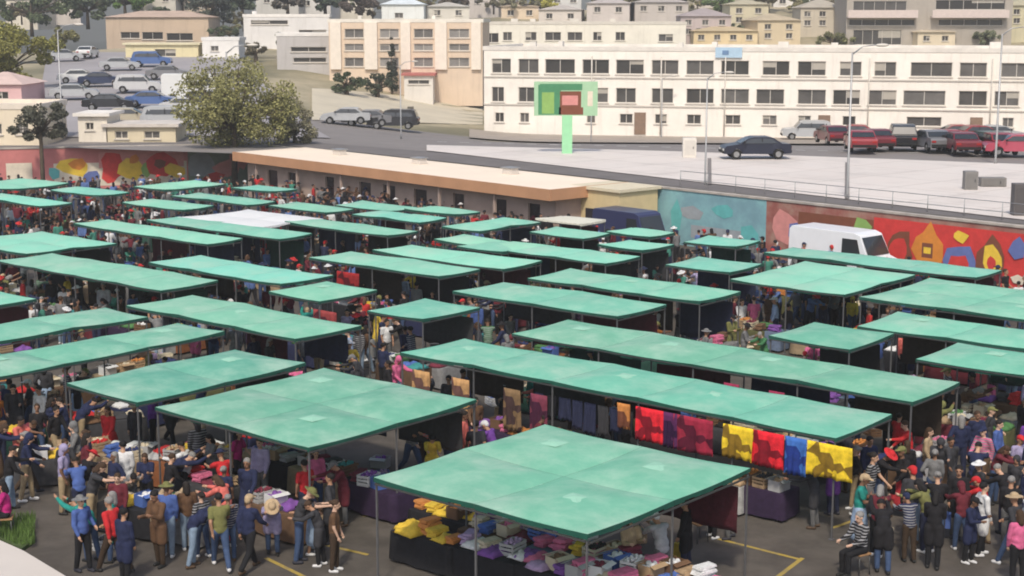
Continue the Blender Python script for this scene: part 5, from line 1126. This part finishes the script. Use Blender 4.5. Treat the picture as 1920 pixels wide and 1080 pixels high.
# fixed pieces: quilts below the longest canopy
CL = {c['short']: c for c in CANOPIES}
g1_ = CL['long canopy with bright quilts']
def on_edge(c, px, side='near', out=0.0, z=0):
    # point on the canopy's near long edge seen at picture column px
    a = c['ca']-c['wa']/2-out; best = None
    for k in range(400):
        d = c['cd']-c['wd']/2+c['wd']*k/399; x = proj(AB(a, d, z if z else 1.8))[0]
        if best is None or abs(x-px) < best[0]: best = (abs(x-px), d)
    return AB(a, best[1], z)
for px, w_, h, c, lab in [(1218, .62, 1.05, 'red', 'bright red quilt hanging under the longest canopy, leftmost of the bright ones'), (1256, .3, 1.1, 'maroon', 'thin maroon quilt between two red ones under the longest canopy'), (1300, .85, 1.1, 'redd', 'dark red quilt hanging under the middle of the longest canopy'),
                          (1385, .62, 1.0, 'yellow', 'yellow quilt hanging left of the brightest red one'), (1440, .66, 1.05, 'red', 'brightest red quilt hanging between yellow and blue under the longest canopy'), (1493, .42, 1.1, 'blue', 'narrow blue quilt hanging right of the brightest red one'), (1555, .85, 1.0, 'yellow', 'wide yellow quilt hanging at the right end of the longest canopy'), (1170, .3, .8, 'orange', 'small orange cloth hanging left of the bright quilts')]:
    cc = {'redd': (.33, .02, .05), 'maroon': (.10, .02, .09)}.get(c) or {**GC, 'red': (.75, .02, .035), 'yellow': (.82, .58, .03), 'blue': (.05, .16, .50)}[c]
    quilt(on_edge(g1_, px, out=.1, z=2.38), ANG_D, w_*1.4, h*.84, cc, lab, seed=px)
for px, c in ((790, 'tan'), (862, 'tan'), (960, 'brown'), (1010, 'maroon')):
    quilt(on_edge(g1_, px, out=-.1, z=2.1), ANG_D, .7 if c == 'tan' else .6, 1.2, {'tan': (.52, .30, .13), 'brown': (.22, .14, .07), 'maroon': (.2, .04, .07)}[c], {790: 'tan orange rug hanging under the left end of the longest canopy', 862: 'tan rug hanging second from the left under the longest canopy', 960: 'brown olive rug hanging under the longest canopy right of the tan rugs', 1010: 'maroon rug hanging right of the brown one under the longest canopy'}[px], seed=px, name='hanging_rug', cat='rug')
for k in range(9):
    px = 1050+k*24; cn, cc = grnd.choice((('navy', (.02, .025, .06)), ('black', (.015, .015, .02)), ('dark purple', (.04, .02, .07)), ('charcoal', (.04, .04, .045))))
    quilt(on_edge(g1_, px-40, out=-.25, z=2.1), ANG_D, grnd.uniform(.3, .48), grnd.uniform(.6, .95), cc, '%s garment hanging %s in the dark row under the longest canopy' % (cn, ['first', 'second', 'third', 'fourth', 'fifth', 'sixth', 'seventh', 'eighth', 'last'][k]), seed=k*2.2, name='hanging_garment', cat='garment', group='dark garments hanging in a row')
for k in range(6):
    px = 1330+k*42
    if k in (1, 3): quilt(on_edge(CL['second long canopy'], px, out=.1, z=2.2), ANG_D, .5, .7, (.30, .03, .08), ['', 'dark pink cloth hanging left under the second long canopy', '', 'maroon cloth hanging right under the second long canopy'][k], seed=k)
quilt(on_edge(CL['red stall canopy'], 652, out=.1, z=2.2), ANG_D, 1.3, 1.1, (.32, .02, .02), 'dark red cloth hanging at the stall in the upper left centre', seed=2)
quilt(on_edge(CL['small canopy left of centre'], 640, out=-.3, z=2.2)+Vector((.0, -.3, 0)), ANG_D, 1.2, 1.0, (.30, .05, .05), 'dull red cloth hanging under the small canopy left of centre', seed=4)
# front stall of the nearest square canopy: laden tables with a black drape
f1 = CL['nearest square canopy']; a_ = f1['ca']-f1['wa']/2
fc = [['yellow', 'yellow', 'orange'], ['lilac', 'white', 'cream', 'purple'], ['purple', 'pink', 'lilac', 'brown'], ['pink', 'maroon', 'cream', 'pink'], ['white', 'tan', 'white', 'pink']]
for k in range(5):
    nm = ['first', 'second', 'third', 'fourth', 'last'][k]; q_ = at(812+k*112, 998+k*30, .8)
    if k < 4: table(Vector((q_.x, q_.y, 0)), ANG_D, 'on the %s black table of the front row' % nm, tc=TC[0], n=6, cols=fc[k], boxes=.12, label='black draped table in the row before the nearest square canopy, %s from the left' % nm)
    q_ = at(842+k*112, 958+k*30, .8)
    table(Vector((q_.x, q_.y, 0)), ANG_D, 'on the %s black table of the second row' % nm, tc=TC[0], n=5, cols=fc[k][::-1], boxes=.2, label='black draped table under the nearest canopy edge, %s from the left' % nm)
for c, w_ in ((f1, 'nearest square canopy'), (CL['second square canopy'], 'second square canopy')):
    for k in range(3): table(AB(c['ca']+.2, c['cd']-2+k*2.0), ANG_D, 'in the shade under the %s, %s' % (w_, ['left', 'centre', 'right'][k]), n=4)
# tables along the canopies
for c in CANOPIES:
    if c is f1: continue
    far_ = c['c'][1] < 440
    n = max(1, int(c['wd']/2.1)); near = c['c'][1] > 560
    for k in range(n):
        if c is g1_ and False: continue
        d = c['cd']-c['wd']/2+c['wd']*(k+.5)/n; w_ = 'under the '+c['short']
        p = AB(c['ca']-c['wa']/2+.45, d)
        if 0 < proj(p)[0] < 1920 and proj(p)[1] < 1100 and free(p, .6): table(p, ANG_D+grnd.uniform(-.03, .03), w_, n=4 if near else 1 if far_ else 3)
    m_ = max(1, int(c['wa']/2.1))
    for k in range(m_):
        a = c['ca']-c['wa']/2+c['wa']*(k+.5)/m_+.3; p = AB(a, c['cd']+c['wd']/2-.4)
        if not far_ and 0 < proj(p)[0] < 1920 and free(p, .6): table(p, ANG_D+pi/2, 'right side under the '+c['short'], n=3)
DK = [('black', (.014, .014, .016)), ('navy', (.015, .02, .05)), ('dark green', (.012, .045, .035)), ('charcoal', (.035, .035, .038)), ('dark brown', (.04, .028, .02)), ('dark maroon', (.07, .012, .02))]  # added dark sheets: their colours stand in for shade under the canopies
for c in CANOPIES:
    n = c['nd']
    for k in range(n):
        if c['c'][1] < 395 or grnd.random() > (.75 if c['c'][1] > 500 else .9): continue
        d = c['cd']-c['wd']/2+c['wd']*(k+.5)/n; p = AB(c['ca']+c['wa']/2-.25, d, 2.2)
        if not -60 < proj(p)[0] < 1980: continue
        for t_ in range(12):
            cn, cc = grnd.choice(DK); lab = '%s sheet standing in for shade behind the %s' % (cn, c['short'])
            if lab not in GSEEN: break
        GSEEN[lab] = 1
        quilt(p, ANG_D, c['wd']/n*grnd.uniform(.7, .92), grnd.uniform(.9, 1.6), cc, lab, seed=k*1.7+c['ca'], name='shade_sheet', cat='shade_sheet', group='dark sheets standing in for shade behind stalls')
# open air tables and boxes in the lower left crowd
for k, (px, py, r, cols, lab) in enumerate([(95, 905, .3, ['cream', 'tan', 'yellow', 'orange'], 'farthest left'), (170, 890, .3, ['tan', 'brown', 'cream', 'white'], 'second from left'), (285, 905, -.4, ['white', 'cream', 'pale grey', 'tan'], 'with white goods'), (262, 1000, -.5, ['cream', 'yellow', 'white', 'brown'], 'beside the navy coat'), (400, 890, -.6, ['pink', 'white', 'brown', 'maroon'], 'below the square canopy'),
                                              (455, 905, -.6, ['cream', 'yellow', 'tan', 'white'], 'with yellow cream goods'), (210, 830, .5, ['brown', 'tan', 'dark grey', 'cream'], 'behind the crowd'), (60, 800, .4, ['dark grey', 'brown', 'pale grey', 'tan'], 'high on the left'), (340, 1010, -.6, ['dark grey', 'green', 'pale grey', 'brown'], 'behind the olive shirt'), (620, 930, -.7, ['brown', 'maroon', 'dark grey'], 'behind the red shirt'), (1420, 960, -.7, ['brown', 'orange', 'dark grey', 'tan'], 'on the right asphalt'),
                                              (1785, 840, -.7, ['yellow', 'tan', 'cream', 'brown'], 'laden with yellow goods at the right'), (1850, 825, -.7, ['cream', 'tan', 'brown'], 'farthest right'), (1330, 640, -.8, ['orange', 'tan', 'brown'], 'with orange goods'), (1400, 650, -.8, ['brown', 'orange', 'maroon'], 'with brown goods'), (1760, 700, -.8, ['red', 'pink', 'maroon'], 'with red goods')]):
    p = at(px, py, 0)
    table(p, r, 'in the open, '+lab, n=4, cols=cols, boxes=.5, label='open air folding table, the one '+lab)
# loose boxes on the ground
k = 0
while k < 46:
    px = grnd.uniform(0, 1920); py = grnd.uniform(600, 1070); p = at(px, py, 0)
    if 1240 < px < 1600 and py > 960: continue
    if 640 < px < 730 and py > 940: continue
    if not free(p, .5) or any((p.x-t_[0])**2+(p.y-t_[1])**2 < 1.2 for t_ in TABLES): continue
    rel, sh = nearest_short(p); cn = grnd.choice(('tan', 'brown', 'white', 'pale grey', 'blue', 'cream', 'dark grey')); kd = grnd.choice(('open box', 'crate'))
    goods(p, grnd.uniform(0, 6), kd, cn, 'on the ground %s %s' % (rel.replace('in the open near', 'near'), sh)); TABLES.append((p.x, p.y)); k += 1
# ================================================================ the crowd
crowd = random.Random(17); tries = 0; topw = ['black']*9+['charcoal']*7+['navy']*6+['grey']*4+['maroon']*2+['brown']*3+list(COLR)
placed = 0
while placed < 240 and tries < 9000:
    tries += 1
    z = crowd.random()
    if z < .38: px, py = crowd.uniform(-10, 660), crowd.uniform(790, 1075)
    elif z < .49: px, py = crowd.uniform(1590, 1930), crowd.uniform(790, 1085)
    elif z < .57: px, py = crowd.uniform(380, 800), crowd.uniform(640, 740)
    elif z < .67: px, py = crowd.uniform(600, 1250), crowd.uniform(740, 920)
    else: px, py = crowd.uniform(-10, 1930), crowd.uniform(575, 860)
    if 1240 < px < 1590 and py > 950: continue
    if 630 < px < 1250 and py > 930: continue
    if px < 150 and py > 980: continue
    p = at(px, py, 0)
    if not free(p, .5) or any((p.x-t_[0])**2+(p.y-t_[1])**2 < .75 for t_ in TABLES): continue
    a, d = ab(p); bad = False
    for c in CANOPIES:
        if abs(a-c['ca']) < c['wa']/2-.9 and abs(d-c['cd']) < c['wd']/2-.9: bad = True
        # mostly hidden behind the cloth
        hx, hy = proj((p.x, p.y, 1.5)); q_ = at(hx, hy, c['h']); qa, qd = ab(q_)
        if abs(qa-c['ca']) < c['wa']/2 and abs(qd-c['cd']) < c['wd']/2 and q_.y < p.y: bad = True
    if bad: continue
    top = crowd.choice(topw); tk = crowd.choice(('tee', 'shirt', 'shirt', 'coat')); bot = crowd.choice(list(PANTS)+['black trousers']*2+['blue jeans']*2) if crowd.random() < .9 else crowd.choice(list(SK))
    hd = crowd.choice(('short', 'short', 'short', 'long', 'bun', 'cap', 'hat', 'hood')); hc = crowd.choice(list(HAIRC)) if hd in ('short', 'long', 'bun') else crowd.choice(('white', 'black', 'navy', 'red', 'tan', 'grey', 'olive'))
    if hd == 'hood': hc = top
    ps = crowd.choice(('stand', 'stand', 'walk', 'stride', 'browse', 'browse', 'hold', 'hip', 'reach', 'bend')); 
    tb = min(TABLES, key=lambda t_: (t_[0]-p.x)**2+(t_[1]-p.y)**2); dd = Vector((tb[0]-p.x, tb[1]-p.y, 0))
    rz = math.atan2(-dd.x, dd.y) if dd.length < 1.6 and ps in ('browse', 'reach', 'bend', 'stand') else crowd.uniform(0, 2*pi)
    if person(p, rz, ps, top, tk, bot, hd, hc, crowd.randint(0, 4), crowd.uniform(.9, 1.08)): placed += 1
# folding stools under the sitters
for i, (x, y, o, ps, sc, rz) in enumerate([q_ for q_ in PEOPLE if q_[3] == 'sit']):
    t = thing('stool', 'low folding stool under the sitting '+' '.join(o['label'].split()[1:6]).replace('sitting in', 'person in').replace(',', ''), 'stool', (x, y, 0), rz); J = PM['sit']['J']; zs = (J['pel'].z-.115)*sc
    m = MB(); m.box((0, .02, zs-.02), (.38, .36, .04)); m.build('seat', wood, t, bevel=.01)
    for sx in (-1, 1):
        for sy in (-1, 1): m = MB(); m.tube([(sx*.15, .02+sy*.14, zs-.04), (sx*.17, .02+sy*.16, 0)], .014, 6); m.build('leg', steel, t)
# bags carried in the hand
m = MB(); m.box((0, 0, -.34), (.12, .34, .34), 0, 0, .86); bagm = m.mesh('bag', objc)
hm_ = MB(); hm_.tube([(0, -.09, -.18), (0, -.05, -.03), (0, 0, .0), (0, .05, -.03), (0, .09, -.18)], .008, 5); hanm = hm_.mesh('handle', rubber)
nb = 0
for (x, y, o, ps, sc, rz) in PEOPLE:
    if ps in ('stand', 'hip') and o.location.y < 70 and crowd.random() < .5 and nb < 26:
        J = PM[ps]['J']; hnd = J['wrr']+J['hdr']*.10; R_ = Matrix.Rotation(rz, 3, 'Z'); q_ = Vector((x, y, 0))+R_ @ (hnd*sc)
        cn = crowd.choice(('white', 'white', 'pale grey', 'blue', 'pink', 'tan', 'black', 'yellow')); bl_ = (('%s shopping bag held by the %s' % (cn, ' '.join(o['label'].split()[:14]))).replace('the person standing in', 'person in').replace(' short sleeved', '').split()); b = thing('shopping_bag', ' '.join(bl_[:16]).rstrip(','), 'bag', q_, rz, 'shopping bags carried by people')
        rgb(link('bag', bagm, b), COLR.get(cn, (.5, .5, .5))); link('handle', hanm, b); nb += 1
print('people', len(PEOPLE), 'tables', len(TABLES), 'bags', nb, 'tries', tries)
for pr in (BX0, CR0): pass

# ---- the far crowd between the distant rows, too small and dense to count: one mass
fcol = [('crowd black', (.014, .013, .015)), ('crowd navy', (.02, .025, .06)), ('crowd brown', (.09, .05, .03)), ('crowd maroon', (.13, .02, .03)), ('crowd grey', (.16, .16, .16)), ('crowd white', (.6, .6, .6)), ('crowd red', (.45, .03, .03)), ('crowd skin', (.32, .18, .12)), ('crowd denim', (.05, .08, .16)), ('crowd blue', (.1, .16, .35)), ('crowd green', (.05, .2, .15))]
import numpy as np
def arrays(me, ratio):
    o = bpy.data.objects.new('tmp', me); COL.objects.link(o); d = o.modifiers.new('d', 'DECIMATE'); d.ratio = ratio
    dg = bpy.context.evaluated_depsgraph_get(); dg.update(); q_ = bpy.data.meshes.new_from_object(o.evaluated_get(dg)); bpy.data.objects.remove(o)
    v = np.empty(len(q_.vertices)*3); q_.vertices.foreach_get('co', v); q_.calc_loop_triangles(); f = np.empty(len(q_.loop_triangles)*3, dtype=int); q_.loop_triangles.foreach_get('vertices', f); bpy.data.meshes.remove(q_)
    return v.reshape(-1, 3), f.reshape(-1, 3)
LOW = {ps: {k: arrays(PM[ps][k], .045) for k in ('body', 'shirt', 'trousers')} for ps in ('stand', 'walk', 'hold', 'browse', 'hip')}
LOWH = {k: arrays(HM[k], .1) for k in ('short', 'long', 'cap', 'hat')}
r = random.Random(8); nfc = 0; spots = []; VS = []; FS = []; MS = []; off = 0; tr = 0
while nfc < 900 and tr < 16000:
    tr += 1; px, py = r.uniform(-10, 1930), 372+(285 if r.random() < .65 else 120)*r.random(); p = at(px, py, 0)
    if uvw(p) > -3.5 or any((p.x-s_[0])**2+(p.y-s_[1])**2 < .28 for s_ in spots) or not free(p, .6) or any((p.x-t_[0])**2+(p.y-t_[1])**2 < .5 for t_ in TABLES): continue
    vis = False
    for hz_ in (.6, 1.5):
        hx, hy = proj((p.x, p.y, hz_)); ok = True
        for c in CANOPIES:
            q_ = at(hx, hy, c['h']); qa, qd = ab(q_)
            if abs(qa-c['ca']) < c['wa']/2 and abs(qd-c['cd']) < c['wd']/2 and q_.y < p.y: ok = False; break
        vis = vis or ok
    if not vis: continue
    spots.append((p.x, p.y)); nfc += 1; a = r.uniform(0, 6.28); h = r.uniform(.9, 1.06); ps = r.choice(list(LOW)); J = PM[ps]['J']
    R_ = np.array(Matrix.Rotation(a, 3, 'Z'))*h
    top = r.choice((0, 0, 0, 0, 1, 1, 2, 2, 3, 4, 4, 5, 6, 9, 10)); bot = r.choice((0, 0, 1, 8, 8, 4)); hk = r.choice(('short', 'short', 'long', 'cap', 'hat'))
    for key, mi in (('body', 7), ('shirt', top), ('trousers', bot)):
        v, f = LOW[ps][key]; VS.append(v @ R_.T+np.array((p.x, p.y, 0))); FS.append(f+off); MS.append(np.full(len(f), mi)); off += len(v)
    v, f = LOWH[hk]; v = v @ np.array(J['hrot']).T+np.array(J['head']); VS.append(v @ R_.T+np.array((p.x, p.y, 0))); FS.append(f+off); MS.append(np.full(len(f), r.choice((0, 0, 2)) if hk in ('short', 'long') else r.choice((0, 5, 1, 6)))); off += len(v)
V_ = np.concatenate(VS); F_ = np.concatenate(FS); M_ = np.concatenate(MS)
me = bpy.data.meshes.new('crowd'); me.vertices.add(len(V_)); me.vertices.foreach_set('co', V_.ravel()); me.loops.add(len(F_)*3); me.loops.foreach_set('vertex_index', F_.ravel().astype(np.int32)); me.polygons.add(len(F_)); me.polygons.foreach_set('loop_start', np.arange(0, len(F_)*3, 3, dtype=np.int32))
for n_, c_ in fcol: me.materials.append(mat(n_, c_, .9, .15, 6))
me.polygons.foreach_set('material_index', M_.astype(np.int32)); me.polygons.foreach_set('use_smooth', np.ones(len(F_), dtype=bool)); me.update(calc_edges=True); me.validate()
tag(link('crowd', me), 'dense dark crowd of shoppers between the farther rows of canopies', 'crowd', kind='stuff')
0 and print('crowd', nfc, len(F_))

hz = MB(); hz.box((0, 250, 44.5), (1800, 1500, 92)); ho = hz.build('haze', [])
hm = bpy.data.materials.new('haze air'); hm.use_nodes = True; hn = hm.node_tree.nodes; hn.remove(hn['Principled BSDF']); pv = hn.new('ShaderNodeVolumePrincipled')
pv.inputs['Color'].default_value = (1, .97, .92, 1); pv.inputs['Density'].default_value = .0007; pv.inputs['Anisotropy'].default_value = .2
hm.node_tree.links.new(pv.outputs[0], hn['Material Output'].inputs['Volume']); ho.data.materials.append(hm); tag(ho, 'thin pale haze in the air over the market and hillside', 'haze', kind='stuff')
